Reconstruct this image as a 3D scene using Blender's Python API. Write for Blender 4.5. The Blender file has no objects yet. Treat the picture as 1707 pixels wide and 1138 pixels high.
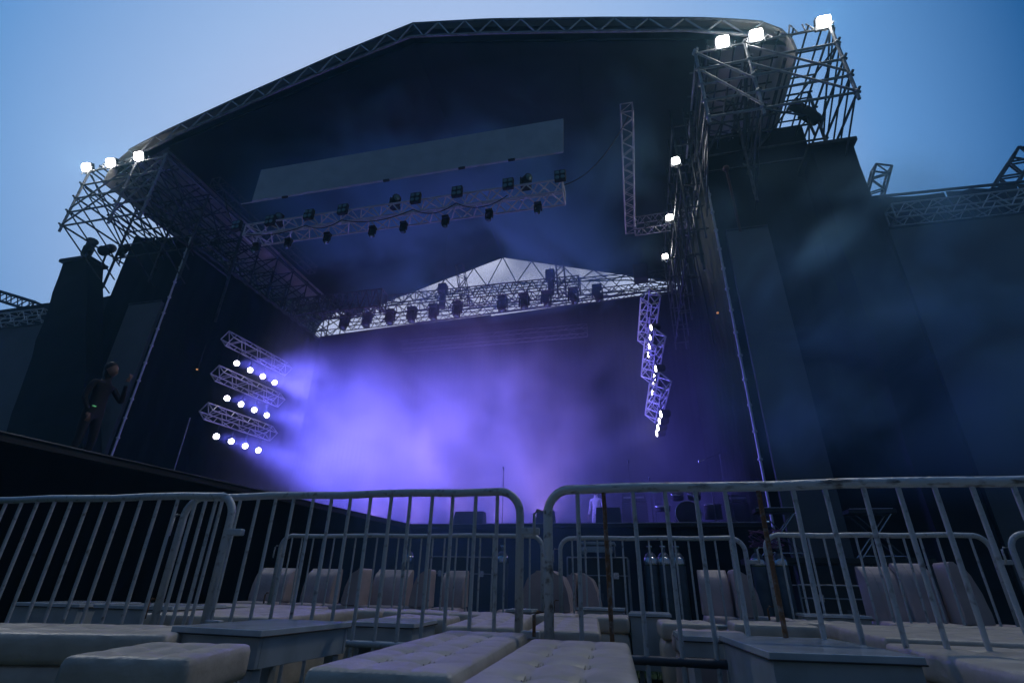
import bpy, bmesh, math, random
from mathutils import Vector, Matrix, Quaternion
random.seed(7)
R = math.radians
SC = bpy.context.scene
COL = SC.collection

# ------------------------------------------------------------------ camera
cam_d = bpy.data.cameras.new("camera")
cam = bpy.data.objects.new("camera", cam_d); COL.objects.link(cam)
cam_d.sensor_width = 36.0
cam_d.lens = 36.0 * 845.0 / 1707.0
cam_d.clip_start = 0.05; cam_d.clip_end = 3000
_cz = Vector(((892-853.5)/845, (569+1174)/845, -1)).normalized()
_cy = Vector(((1075-853.5)/845, (569-981)/845, -1)); _cy = (_cy - _cz*_cy.dot(_cz)).normalized()
_cx = _cy.cross(_cz)
cam.matrix_world = Matrix.Translation((0, 0, 0.60)) @ Matrix((_cx, _cy, _cz)).to_4x4()
SC.camera = cam

# ------------------------------------------------------------------ sky, exposure
W = bpy.data.worlds.new("World"); SC.world = W; W.use_nodes = True
nt = W.node_tree; nt.nodes.clear()
def wn(t, **k):
    n = nt.nodes.new(t)
    for a, b in k.items(): setattr(n, a, b)
    return n
wo = wn('ShaderNodeOutputWorld'); bg = wn('ShaderNodeBackground')
tc = wn('ShaderNodeTexCoord')
dotn = wn('ShaderNodeVectorMath', operation='DOT_PRODUCT')
g = Vector((-0.30, 0.80, 0.50)).normalized()          # where the last daylight lies, behind the stage
dotn.inputs[1].default_value = g
nt.links.new(tc.outputs['Generated'], dotn.inputs[0])
mr = wn('ShaderNodeMapRange'); mr.inputs['From Min'].default_value = -1; mr.inputs['From Max'].default_value = 1
nt.links.new(dotn.outputs['Value'], mr.inputs['Value'])
ramp = wn('ShaderNodeValToRGB')
def lin(c): return tuple(((x/255+0.055)/1.055)**2.4 if x/255 > 0.04045 else x/255/12.92 for x in c) + (1,)
stops = [(0.0, (64, 72, 88)), (0.40, (52, 70, 98)), (0.68, (34, 76, 128)), (0.80, (34, 92, 152)),
         (0.865, (102, 154, 214)), (0.925, (160, 191, 236)), (1.0, (204, 212, 243))]
el = ramp.color_ramp.elements
el[0].position = stops[0][0]; el[0].color = lin(stops[0][1])
el[1].position = stops[-1][0]; el[1].color = lin(stops[-1][1])
for p_, c_ in stops[1:-1]:
    e = el.new(p_); e.color = lin(c_)
nt.links.new(mr.outputs[0], ramp.inputs['Fac'])
nt.links.new(ramp.outputs['Color'], bg.inputs['Color'])
bg.inputs['Strength'].default_value = 1.0
nt.links.new(bg.outputs[0], wo.inputs['Surface'])
SC.view_settings.view_transform = 'Standard'; SC.view_settings.look = 'None'
SC.view_settings.exposure = 0.0; SC.view_settings.gamma = 1.0
cy = SC.cycles
cy.volume_step_rate = 3.0; cy.volume_max_steps = 32; cy.volume_bounces = 1
cy.max_bounces = 5; cy.diffuse_bounces = 2; cy.glossy_bounces = 2; cy.transparent_max_bounces = 4
cy.sample_clamp_indirect = 4.0
cy.use_adaptive_sampling = True; cy.adaptive_threshold = 0.03
cy.use_denoising = True

# ------------------------------------------------------------------ materials
def mat(name, col, rough=0.6, metal=0.0, var=0.0, vscale=6.0, bump=0.0, bscale=20.0, col2=None, detail=3.0,
        spec=0.5, emit=None, estr=0.0, stretch=None, lo=0.35, hi=0.65, fine=None):
    m = bpy.data.materials.new(name); m.use_nodes = True
    t = m.node_tree; b = t.nodes['Principled BSDF']
    b.inputs['Base Color'].default_value = (*col, 1); b.inputs['Roughness'].default_value = rough
    b.inputs['Metallic'].default_value = metal; b.inputs['Specular IOR Level'].default_value = spec
    if emit:
        b.inputs['Emission Color'].default_value = (*emit, 1); b.inputs['Emission Strength'].default_value = estr
    gm = t.nodes.new('ShaderNodeNewGeometry'); src = gm.outputs['Position']
    if stretch:
        mp = t.nodes.new('ShaderNodeMapping'); mp.inputs['Scale'].default_value = stretch
        t.links.new(src, mp.inputs['Vector']); src = mp.outputs[0]
    if var or col2:
        n = t.nodes.new('ShaderNodeTexNoise'); n.inputs['Scale'].default_value = vscale; n.inputs['Detail'].default_value = detail
        t.links.new(src, n.inputs['Vector'])
        r = t.nodes.new('ShaderNodeValToRGB'); r.color_ramp.elements[0].position = lo; r.color_ramp.elements[1].position = hi
        c2 = col2 or tuple(min(1, c*(1-var)) for c in col)
        r.color_ramp.elements[0].color = (*col, 1); r.color_ramp.elements[1].color = (*c2, 1)
        t.links.new(n.outputs['Fac'], r.inputs['Fac']); out = r.outputs['Color']
        t.links.new(out, b.inputs['Base Color'])
    if bump:
        n2 = t.nodes.new('ShaderNodeTexNoise'); n2.inputs['Scale'].default_value = bscale; n2.inputs['Detail'].default_value = 4
        t.links.new(src, n2.inputs['Vector'])
        bp = t.nodes.new('ShaderNodeBump'); bp.inputs['Strength'].default_value = bump; bp.inputs['Distance'].default_value = 0.02
        t.links.new(n2.outputs['Fac'], bp.inputs['Height']); t.links.new(bp.outputs[0], b.inputs['Normal'])
    return m
M = {}
M['cloth'] = mat('black_cloth', (0.012, 0.014, 0.018), 0.85, var=0.5, vscale=0.8, bump=0.5, bscale=2.0, stretch=(1, 1, .25), spec=.2)
M['cloth2'] = mat('charcoal_cloth', (0.03, 0.036, 0.045), 0.85, var=0.35, vscale=0.7, bump=0.5, bscale=1.6, stretch=(1, 1, .2), spec=.2)
M['skirt'] = mat('stage_skirt_cloth', (0.010, 0.012, 0.018), 0.9, var=0.4, vscale=1.2, bump=0.6, bscale=3, stretch=(1, 1, .1), spec=.15)
M['screen'] = mat('screen_face', (0.55, 0.60, 0.66), 0.6, var=0.12, vscale=2.5, bump=0.08, bscale=60)
M['screen_dark'] = mat('screen_face_dark', (0.12, 0.13, 0.14), 0.6, var=0.15, vscale=1.5, bump=0.08, bscale=60)
M['membrane'] = mat('roof_membrane', (0.58, 0.56, 0.54), 0.7, var=0.25, vscale=1.2, bump=0.3, bscale=1.5)
M['steel'] = mat('scaffold_steel', (0.46, 0.48, 0.52), 0.5, 0.3, var=0.4, vscale=5)
M['dsteel'] = mat('dark_steel', (0.10, 0.11, 0.13), 0.5, 0.5, var=0.5, vscale=5)  # steel in a darker grey than the scaffold steel
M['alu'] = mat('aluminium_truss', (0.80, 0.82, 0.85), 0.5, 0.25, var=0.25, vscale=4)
M['barrier'] = mat('galvanised_paint', (0.50, 0.54, 0.56), 0.42, 0.2, col2=(0.20, 0.19, 0.18), vscale=30, detail=8, bump=0.25, bscale=60, lo=.56, hi=.75)
M['worn'] = mat('worn_top_rail', (0.62, 0.66, 0.68), 0.4, 0.15, col2=(0.17, 0.155, 0.14), vscale=24, detail=9, bump=0.35, bscale=60, stretch=(.45, 2, 1), lo=.53, hi=.66)
M['rust'] = mat('rusty_bar', (0.20, 0.10, 0.045), 0.8, 0.1, col2=(0.30, 0.27, 0.24), vscale=40, detail=6, bump=0.5, bscale=90, lo=.5, hi=.7)
M['leather'] = mat('cream_leather', (0.62, 0.55, 0.45), 0.40, 0, var=0.28, vscale=7, bump=0.32, bscale=16, detail=8)
M['leather_pink'] = mat('pinkish_leather', (0.52, 0.43, 0.43), 0.45, 0, var=0.2, vscale=5, bump=0.18, bscale=45, detail=6)
M['stitch'] = mat('stitch_thread', (0.36, 0.32, 0.26), 0.8)
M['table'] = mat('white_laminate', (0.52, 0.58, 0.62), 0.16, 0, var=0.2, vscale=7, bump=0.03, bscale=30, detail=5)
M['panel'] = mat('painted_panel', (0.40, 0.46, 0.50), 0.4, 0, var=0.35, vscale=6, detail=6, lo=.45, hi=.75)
M['trim'] = mat('dark_edge_trim', (0.05, 0.045, 0.04), 0.6, var=0.4, vscale=20)
M['grass'] = mat('grass_blades', (0.05, 0.14, 0.02), 0.8, var=0.5, vscale=12)
M['ground'] = mat('turf', (0.035, 0.08, 0.02), 0.95, var=0.6, vscale=3, bump=0.6, bscale=40)
M['black'] = mat('black_plastic', (0.014, 0.015, 0.018), 0.4, var=0.3, vscale=8)
M['blackm'] = mat('matt_black_paint', (0.02, 0.022, 0.026), 0.7, var=0.4, vscale=6)
M['glass'] = mat('lamp_glass', (0.20, 0.34, 0.36), 0.15, 0.3)
M['flood'] = mat('floodlight_glow', (1, 1, 1), 0.5, emit=(1.0, 0.97, 0.90), estr=30)
M['par'] = mat('lit_lamp_face', (1, 1, 1), 0.5, emit=(0.97, 0.90, 1.0), estr=22)
M['amber'] = mat('warm_indicator', (1, .5, .2), 0.5, emit=(1.0, 0.45, 0.15), estr=0.5)
M['green'] = mat('green_indicator', (.2, 1, .3), 0.5, emit=(0.25, 1.0, 0.35), estr=0.2)
M['chrome'] = mat('chrome', (0.6, 0.62, 0.66), 0.18, 0.95)
M['deck'] = mat('stage_deck', (0.02, 0.02, 0.024), 0.5, var=0.3, vscale=3)
M['case'] = mat('case_laminate', (0.015, 0.02, 0.03), 0.4, var=0.3, vscale=4)
M['white'] = mat('white_fabric', (0.7, 0.68, 0.7), 0.8)
M['skin'] = mat('skin', (0.22, 0.12, 0.085), 0.6)
M['hair'] = mat('hair', (0.015, 0.012, 0.01), 0.6)
M['darkwear'] = mat('dark_clothing', (0.012, 0.012, 0.016), 0.85, bump=.4, bscale=15)
M['redpole'] = mat('reddish_pole', (0.16, 0.05, 0.045), 0.6, var=0.4, vscale=6)
M['tank'] = mat('cylinder_grey', (0.10, 0.13, 0.17), 0.4, 0.4, var=0.3, vscale=6)
M['purple'] = mat('purple_hose', (0.16, 0.05, 0.18), 0.6)

# ------------------------------------------------------------------ helpers
def V(*a): return Vector(a[0] if len(a) == 1 else a)
_unit = {}
def unit_tube(m, n=8):
    k = (m, n)
    if k in _unit: return _unit[k]
    bm = bmesh.new()
    bmesh.ops.create_cone(bm, cap_ends=True, segments=n, radius1=1, radius2=1, depth=1)
    bmesh.ops.translate(bm, verts=bm.verts, vec=(0, 0, .5))
    me = bpy.data.meshes.new('tube'); bm.to_mesh(me); bm.free()
    for p in me.polygons: p.use_smooth = len(p.vertices) == 4
    me.materials.append(M[m]); _unit[k] = me
    return me
def tube(par, name, a, b, r, m, n=8, off=None):
    a = V(a); b = V(b)
    if off is None: off = par.location if par is not None else V(0, 0, 0)
    o = bpy.data.objects.new(name, unit_tube(m, n)); COL.objects.link(o)
    d = b - a
    o.rotation_mode = 'QUATERNION'
    o.rotation_quaternion = V(0, 0, 1).rotation_difference(d.normalized())
    o.scale = (r, r, max(d.length, 1e-4)); o.parent = par; o.location = a - off
    return o
def obj(name, bm, m, par=None, smooth=False, loc=None):
    me = bpy.data.meshes.new(name); bm.to_mesh(me); bm.free()
    for mm in (m if isinstance(m, (list, tuple)) else [m]): me.materials.append(M[mm])
    if smooth:
        for p in me.polygons: p.use_smooth = True
    o = bpy.data.objects.new(name, me); COL.objects.link(o)
    if par is not None:
        o.parent = par
    if loc is not None: o.location = loc
    return o
def tag(o, label=None, cat=None, group=None, kind=None):
    if label: o['label'] = label
    if cat: o['category'] = cat
    if group: o['group'] = group
    if kind: o['kind'] = kind
    return o
def empty(name, loc, label, cat, group=None, rz=0):
    o = bpy.data.objects.new(name, None); COL.objects.link(o)
    o.location = loc; o.rotation_euler = (0, 0, rz); o.empty_display_size = .2
    return tag(o, label, cat, group)
def bm_box(bm, c, s, rz=0, rx=0, ry=0):
    mt = Matrix.Translation(c) @ Matrix.Rotation(rz, 4, 'Z') @ Matrix.Rotation(rx, 4, 'X') @ Matrix.Rotation(ry, 4, 'Y') @ Matrix.Diagonal((*s, 1))
    return bmesh.ops.create_cube(bm, size=1, matrix=mt)['verts']
def bevel(bm, w, seg=2):
    bmesh.ops.bevel(bm, geom=list(bm.edges), offset=w, segments=seg, affect='EDGES', profile=.5)
def box(par, name, c, s, m, bev=0.0, rz=0, rx=0, ry=0, off=None):
    """c in the same space as the parent's location (world) unless off is given"""
    if off is None: off = par.location if par is not None else V(0, 0, 0)
    bm = bmesh.new(); bm_box(bm, V(c) - V(off), s, rz, rx, ry)
    if bev: bevel(bm, bev)
    return obj(name, bm, m, par)
def sheet(name, pts, th, nrm, m, par=None, sub=0):
    """polygon with thickness th along nrm, pts in world (minus parent location)"""
    off = par.location if par is not None else V(0, 0, 0)
    bm = bmesh.new()
    a = [bm.verts.new(V(p) - off) for p in pts]; n = V(nrm).normalized() * th
    b = [bm.verts.new(V(p) - off + n) for p in pts]
    bm.faces.new(a); bm.faces.new(b[::-1])
    for i in range(len(a)):
        j = (i+1) % len(a); bm.faces.new((a[j], a[i], b[i], b[j]))
    bmesh.ops.recalc_face_normals(bm, faces=bm.faces)
    return obj(name, bm, m, par)
def bm_tube_path(bm, pts, r, n=8, closed=False):
    pts = [V(p) for p in pts]; rings = []
    L = len(pts)
    for i, p in enumerate(pts):
        if closed: t = pts[(i+1) % L] - pts[i-1]
        else: t = pts[min(i+1, L-1)] - pts[max(i-1, 0)]
        q = V(0, 0, 1).rotation_difference(t.normalized())
        rings.append([bm.verts.new(p + q @ V(r*math.cos(2*math.pi*k/n), r*math.sin(2*math.pi*k/n), 0)) for k in range(n)])
    for i in range(L if closed else L-1):
        A, B = rings[i], rings[(i+1) % L]
        # align rings
        best = min(range(n), key=lambda s: (A[0].co - B[s].co).length)
        for k in range(n):
            bm.faces.new((A[k], A[(k+1) % n], B[(k+1+best) % n], B[(k+best) % n]))
    if not closed:
        bm.faces.new(rings[0][::-1]); bm.faces.new(rings[-1])
def lathe(par, name, prof, m, loc=(0, 0, 0), seg=16, rot=None, off=None):
    bm = bmesh.new(); rings = []
    for r, z in prof:
        rings.append([bm.verts.new((r*math.cos(2*math.pi*k/seg), r*math.sin(2*math.pi*k/seg), z)) for k in range(seg)])
    for A, B in zip(rings, rings[1:]):
        for k in range(seg): bm.faces.new((A[k], A[(k+1) % seg], B[(k+1) % seg], B[k]))
    if prof[0] != prof[-1]:
        if prof[0][0] > 1e-5: bm.faces.new(rings[0][::-1])
        if prof[-1][0] > 1e-5: bm.faces.new(rings[-1])
    bmesh.ops.remove_doubles(bm, verts=bm.verts, dist=1e-5)
    if off is None: off = par.location if par is not None else V(0, 0, 0)
    mt = Matrix.Translation(V(loc) - V(off))
    if rot is not None: mt = mt @ rot
    bmesh.ops.transform(bm, matrix=mt, verts=bm.verts)
    bmesh.ops.recalc_face_normals(bm, faces=bm.faces)
    return obj(name, bm, m, par, True)
def aim(direction):   # rotation matrix taking -Z to direction
    return direction.normalized().to_track_quat('-Z', 'Y').to_matrix().to_4x4()
def spot(par, name, loc, direction, color, power, size=60, blend=.6, rad=.1):
    l = bpy.data.lights.new(name, 'SPOT'); l.color = color; l.energy = power; l.spot_size = R(size); l.spot_blend = blend
    l.shadow_soft_size = rad
    o = bpy.data.objects.new(name, l); COL.objects.link(o)
    o.parent = par; off = par.location if par is not None else V(0, 0, 0)
    o.matrix_local = Matrix.Translation(V(loc) - off) @ aim(V(direction))
    return o

X0 = -6.28                                             # centre line of the stage
def mx(x): return 2*X0 - x                             # mirrored to stage left in the picture

# ------------------------------------------------------------------ ground
bm = bmesh.new(); bmesh.ops.create_grid(bm, x_segments=4, y_segments=4, size=500)
tag(obj('ground', bm, 'ground'), kind='structure')
bm = bmesh.new()
for i in range(9000):
    x = random.uniform(-3.5, 3.2); y = random.uniform(1.0, 6.2); h = random.uniform(.015, .045); a = random.uniform(0, 6.28)
    dx, dy = math.cos(a)*.004, math.sin(a)*.004
    lx, ly = random.uniform(-.015, .015), random.uniform(-.015, .015)
    bm.faces.new((bm.verts.new((x-dx, y-dy, 0)), bm.verts.new((x+dx, y+dy, 0)), bm.verts.new((x+lx, y+ly, h))))
tag(obj('grass', bm, 'grass'), 'short green turf between the seats and barriers', 'grass', kind='stuff')

# ------------------------------------------------------------------ stage decks
stg = empty('stage', (X0, 16, 0), 'black stage deck raised above the turf under the great roof', 'stage')
sheet('deck_floor', [(-6.0, 12.6, 1.9), (6.6, 12.6, 1.9), (6.6, 20.4, 1.9), (-6.0, 20.4, 1.9)], .1, (0, 0, 1), 'deck', stg)
sheet('front_skirt', [(-5.62, 12.66, 0), (2.9, 12.66, 0), (2.9, 12.66, 1.897), (-5.62, 12.66, 1.897)], .05, (0, 1, 0), 'skirt', stg)
tube(stg, 'edge_trim', (-5.6, 12.585, 1.985), (2.9, 12.585, 1.985), .012, 'steel')
wing = empty('side_stage', (-12, 6, 0), 'long black side stage running out towards the seats, its edge rising at left', 'stage')
sheet('deck_floor', [(-6.85, 1.0, 1.9), (-6.57, 3.9, 1.9), (-6.22, 7.14, 1.9), (-5.66, 12.59, 1.9), (-5.66, 20.4, 1.9), (-27, 20.4, 1.9), (-27, 1.0, 1.9)], .1, (0, 0, 1), 'deck', wing)
for (xa, ya), (xb, yb) in zip([(-6.85, 1.0), (-6.57, 3.9), (-6.22, 7.14)], [(-6.57, 3.9), (-6.22, 7.14), (-5.68, 12.56)]):
    n = 12
    bm = bmesh.new(); cols = []
    for i in range(-1, n*4+2):
        t = i/(n*4); w = .025*math.sin(t*n*6.28+xa)
        x = xa+(xb-xa)*t - .06 + w; y = ya+(yb-ya)*t
        cols.append((bm.verts.new((x+12, y-6, 0)), bm.verts.new((xa+(xb-xa)*t-.05+12, y-6, 1.897))))
    for a, b in zip(cols, cols[1:]): bm.faces.new((a[0], b[0], b[1], a[1]))
    bmesh.ops.solidify(bm, geom=bm.faces[:], thickness=.01)
    obj('side_skirt', bm, 'skirt', wing, True)
    tube(wing, 'edge_trim', (xa+.012, ya, 1.985), (xb+.012, yb, 1.985), .012, 'dsteel')

# ------------------------------------------------------------------ roof
roof = empty('stage_roof', (X0, 10, 0), 'great gabled stage roof with a grey truss edge and black lining', 'roof')
prof = [(0, 18.41), (2.8, 17.65), (6.5, 16.42), (9.2, 15.45), (10.1, 15.05), (10.75, 14.72), (11.12, 14.3), (11.3, 13.8), (11.32, 13.25)]
full = [(X0 - x, z) for x, z in prof[::-1]] + [(X0 + x, z) for x, z in prof[1:]]
# outer skin with thickness
bm = bmesh.new()
ys = [10.0, 10.2, 14.3, 18.7, 23.1]
def skin_ring(dz):
    out = []
    for y in ys:
        row = []
        for i, (x, z) in enumerate(full):
            s = (x - X0)/11.32
            row.append(bm.verts.new((x - X0 - dz*s*.9, y - 10, z - dz*(1 - abs(s)**3))))
        out.append(row)
    return out
o_, i_ = skin_ring(0), skin_ring(.07)
for S in (o_, i_):
    for a, b in zip(S, S[1:]):
        for k in range(len(full)-1): bm.faces.new((a[k], a[k+1], b[k+1], b[k]))
for k in range(len(full)-1):
    bm.faces.new((o_[0][k], i_[0][k], i_[0][k+1], o_[0][k+1])); bm.faces.new((o_[-1][k], o_[-1][k+1], i_[-1][k+1], i_[-1][k]))
for e_ in (0, -1):
    for a in range(len(ys)-1): bm.faces.new((o_[a][e_], i_[a][e_], i_[a+1][e_], o_[a+1][e_]))
bmesh.ops.recalc_face_normals(bm, faces=bm.faces)
obj('roof_skin', bm, 'membrane', roof)
# fascia band between the chords
low = [(0, 17.6), (2.8, 16.85), (6.35, 15.75), (9.0, 14.9), (9.3, 14.7)]
lowf = [(X0 - x, z) for x, z in low[::-1]] + [(X0 + x, z) for x, z in low[1:]]
def ztop(x):
    s = abs(x - X0)
    for (a, za), (b, zb) in zip(prof, prof[1:]):
        if s <= b: return za + (zb-za)*(s-a)/(b-a)
    return 13.3
def zlow(x):
    s = abs(x - X0)
    for (a, za), (b, zb) in zip(low, low[1:]):
        if s <= b: return za + (zb-za)*(s-a)/(b-a)
    return 14.7 - (s-9.3)*.45
bm = bmesh.new(); cols = []
N = 40
for i in range(N+1):
    x = X0 - 11.2 + 22.4*i/N
    cols.append((bm.verts.new((x-X0, .22, zlow(x)+.02)), bm.verts.new((x-X0, .22, max(ztop(x)-.08, zlow(x)+.05)))))
for a, b in zip(cols, cols[1:]): bm.faces.new((a[0], b[0], b[1], a[1]))
bmesh.ops.solidify(bm, geom=bm.faces[:], thickness=.04)
obj('fascia_membrane', bm, 'membrane', roof)
# edge truss in front of the band
NS = 44; xs = [X0 - 10.7 + 21.4*i/NS for i in range(NS+1)]
pr = 11.1
for yy, rr in ((9.97, .045),):
    for i in range(NS):
        a, b = xs[i], xs[i+1]
        tube(roof, 'chord', (a, yy, ztop(a)-.1), (b, yy, ztop(b)-.1), rr, 'steel')
        tube(roof, 'chord', (a, yy, zlow(a)), (b, yy, zlow(b)), rr, 'steel')
        if i % 2 == 0: tube(roof, 'brace', (a, yy, ztop(a)-.1), (b, yy, zlow(b)), .026, 'alu')
        else: tube(roof, 'brace', (a, yy, zlow(a)), (b, yy, ztop(b)-.1), .026, 'alu')
        if i % 2 == 1 : tube(roof, 'post', (a, yy+.02, zlow(a)), (a+.1, yy+.3, ztop(a)-.15), .02, 'steel')
# black lining under the roof, laced together from separate sheets with a little sag
for sgn in (-1, 1):
    for a in range(5):
        for b in range(4):
            xa, xb = 9.3*a/5 + .012, 9.3*(a+1)/5 - .012
            ya, yb = 10.25 + 12.85*b/4 + .012, 10.25 + 12.85*(b+1)/4 - .012
            bm = bmesh.new(); gr = []
            sag = random.uniform(.03, .09); ph = random.uniform(0, 6)
            for u in range(7):
                row = []
                for v in range(9):
                    fu, fv = u/6, v/8; x = xa+(xb-xa)*fu; y = ya+(yb-ya)*fv
                    z = 17.55 - .3086*x - .005*(y-10.25) - sag*4*fu*(1-fu)*fv*(1-fv)*2 - .012*math.sin(fv*9+ph+fu*4)
                    row.append(bm.verts.new((sgn*x, y-10, z)))
                gr.append(row)
            for u in range(6):
                for v in range(8): bm.faces.new((gr[u][v], gr[u+1][v], gr[u+1][v+1], gr[u][v+1]))
            obj('lining', bm, 'cloth', roof, True)
    # solid weather sheet just above so that no daylight leaks between the laced sheets
    sheet('weather_sheet', [(X0, 10.25, 17.66), (X0 + sgn*9.3, 10.25, 14.79), (X0 + sgn*9.3, 23.1, 14.71), (X0, 23.1, 17.6)], .02, (0, 0, 1), 'cloth', roof)
# purlins showing along the eave strips
for sgn in (-1, 1):
    for k in range(11):
        y = 10.8 + k*1.2
        tube(roof, 'rafter', (X0 + sgn*9.35, y, 14.5), (X0 + sgn*11.15, y, 13.6), .03, 'dsteel')
    tube(roof, 'eave_rail', (X0 + sgn*9.35, 10.3, 14.55), (X0 + sgn*9.35, 23, 14.45), .05, 'dsteel')
    tube(roof, 'eave_rail', (X0 + sgn*11.1, 10.3, 13.45), (X0 + sgn*11.1, 23, 13.45), .05, 'dsteel')
# rear gable truss
def ceil_z(x): return 17.45 - .31*abs(x - X0)
RX = [X0 - 9.2 + 18.4*i/22 for i in range(23)]
for i in range(22):
    a, b = RX[i], RX[i+1]; za, zb = ceil_z(a)-.05, ceil_z(b)-.05
    da = 14.75 + .9*(1-abs(a-X0)/9.2) ; db = 14.75 + .9*(1-abs(b-X0)/9.2)
    da = min(da, za-.25); db = min(db, zb-.25)
    tube(roof, 'rear_chord', (a, 22.9, za), (b, 22.9, zb), .04, 'dsteel')
    tube(roof, 'rear_chord', (a, 22.9, da), (b, 22.9, db), .035, 'dsteel')
    if i % 2: tube(roof, 'rear_brace', (a, 22.9, za), (b, 22.9, db), .03, 'dsteel')
    else: tube(roof, 'rear_brace', (a, 22.9, da), (b, 22.9, zb), .03, 'dsteel')

# ------------------------------------------------------------------ backdrop and side walls
bd = empty('backdrop', (X0, 20.6, 2), 'black backdrop cloth closing the rear of the stage', 'backdrop')
def curtain(name, x0, x1, y, z0, z1a, z1b, m, par, folds=40, amp=.005):
    off = par.location; bm = bmesh.new(); cols = []
    n = folds*4
    for i in range(n+1):
        t = i/n; x = x0+(x1-x0)*t; yy = y + amp*math.sin(t*folds*6.28) + amp*.6*math.sin(t*folds*2.3)
        cols.append((bm.verts.new(V(x, yy, z0)-off), bm.verts.new(V(x, yy, z1a+(z1b-z1a)*t)-off)))
    for a, b in zip(cols, cols[1:]): bm.faces.new((a[0], b[0], b[1], a[1]))
    return obj(name, bm, m, par, True)
curtain('cloth_panel', -15.3, X0+.15, 20.6, 2, 12.05, 12.42, 'cloth', bd)
curtain('cloth_panel', X0-.05, 2.9, 20.75, 2, 12.42, 12.85, 'cloth', bd)
tube(bd, 'top_pipe', (-15.3, 20.6, 12.07), (2.5, 20.6, 12.87), .04, 'dsteel')
def drape(par, x0, x1, y, z0, ztop, m, n, amp=.035):
    off = par.location
    for k in range(n):
        a = x0+(x1-x0)*k/n; b = x0+(x1-x0)*(k+1)/n; g_ = .012 if x1 > x0 else -.012
        a += g_; b -= g_; dy = random.uniform(-.02, .02); ph = random.uniform(0, 6); bm = bmesh.new(); gr = []
        for u in range(9):
            row = []; fu = u/8; x = a+(b-a)*fu; zt = ztop(x)
            for v in range(13):
                fv = v/12; z = z0+(zt-.05*math.sin(fu*math.pi)**2-z0)*fv
                yy = y + dy + amp*math.sin(fu*7+ph+fv*1.3)*(.3+.7*(1-fv)) + amp*.6*math.sin(fu*3-fv*8+ph)
                row.append(bm.verts.new(V(x, yy, z)-off))
            gr.append(row)
        for u in range(8):
            for v in range(12): bm.faces.new((gr[u][v], gr[u+1][v], gr[u+1][v+1], gr[u][v+1]))
        obj('cloth_panel', bm, m, par, True)
def ywall(name, label, x, y0, y1, z0, z1a, z1b, m, th=.08):
    w = empty(name, (x, (y0+y1)/2, z0), label, 'wall')
    off = w.location; bm = bmesh.new(); cols = []
    n = 60
    for i in range(n+1):
        t = i/n; y = y0+(y1-y0)*t; xx = x + .04*math.sin(t*n*1.4)
        cols.append((bm.verts.new(V(xx, y, z0)-off), bm.verts.new(V(xx, y, z1a+(z1b-z1a)*t)-off)))
    for a, b in zip(cols, cols[1:]): bm.faces.new((a[0], b[0], b[1], a[1]))
    bmesh.ops.solidify(bm, geom=bm.faces[:], thickness=th)
    obj('cloth_panel', bm, m, w, True); return w
lw = ywall('side_wall', 'tall black cloth wall closing the left side of the stage', -15.25, 12.05, 20.5, 2, 11.75, 11.85, 'cloth')
tube(lw, 'top_pipe', (-15.25, 12.05, 11.8), (-15.25, 20.5, 11.9), .045, 'dsteel')
rw = ywall('side_wall', 'tall black cloth wall closing the right side of the stage', 2.72, 12.15, 20.9, 2, 12.0, 12.7, 'cloth')

# ------------------------------------------------------------------ scaffold towers
def flood(x, y, z, label, grp, d=(0, -1, -.45), s=.19, power=760):
    t = empty('floodlight', (x, y, z), label, 'floodlight', grp)
    dirv = V(d).normalized(); rot = aim(dirv)
    def b2(name, c, sz, m, bev=.01):
        bm = bmesh.new(); bm_box(bm, (0, 0, 0), sz)
        if bev: bevel(bm, bev)
        bmesh.ops.transform(bm, matrix=Matrix.Translation((0, 0, s+.08)) @ rot @ Matrix.Translation(c), verts=bm.verts)
        return obj(name, bm, m, t)
    b2('housing', (0, 0, .05), (s*2, s*1.7, .12), 'blackm')
    b2('rim', (0, 0, -.012), (s*2.06, s*1.76, .02), 'dsteel', .004)
    b2('lamp_face', (0, 0, -.06), (s*1.7, s*1.55, .13), 'flood', .055)
    bm = bmesh.new(); bm_tube_path(bm, [(-s*1.1, .03, s+.1), (-s*1.1, .03, .04), (0, .03, 0.0), (s*1.1, .03, .04), (s*1.1, .03, s+.1)], .014, 6)
    obj('bracket', bm, 'dsteel', t)
    spot(t, 'lamp', V(x, y, z+s+.08)+dirv*.12, dirv, (1, .96, .88), power, 150, .5, .15)
    return t
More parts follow.
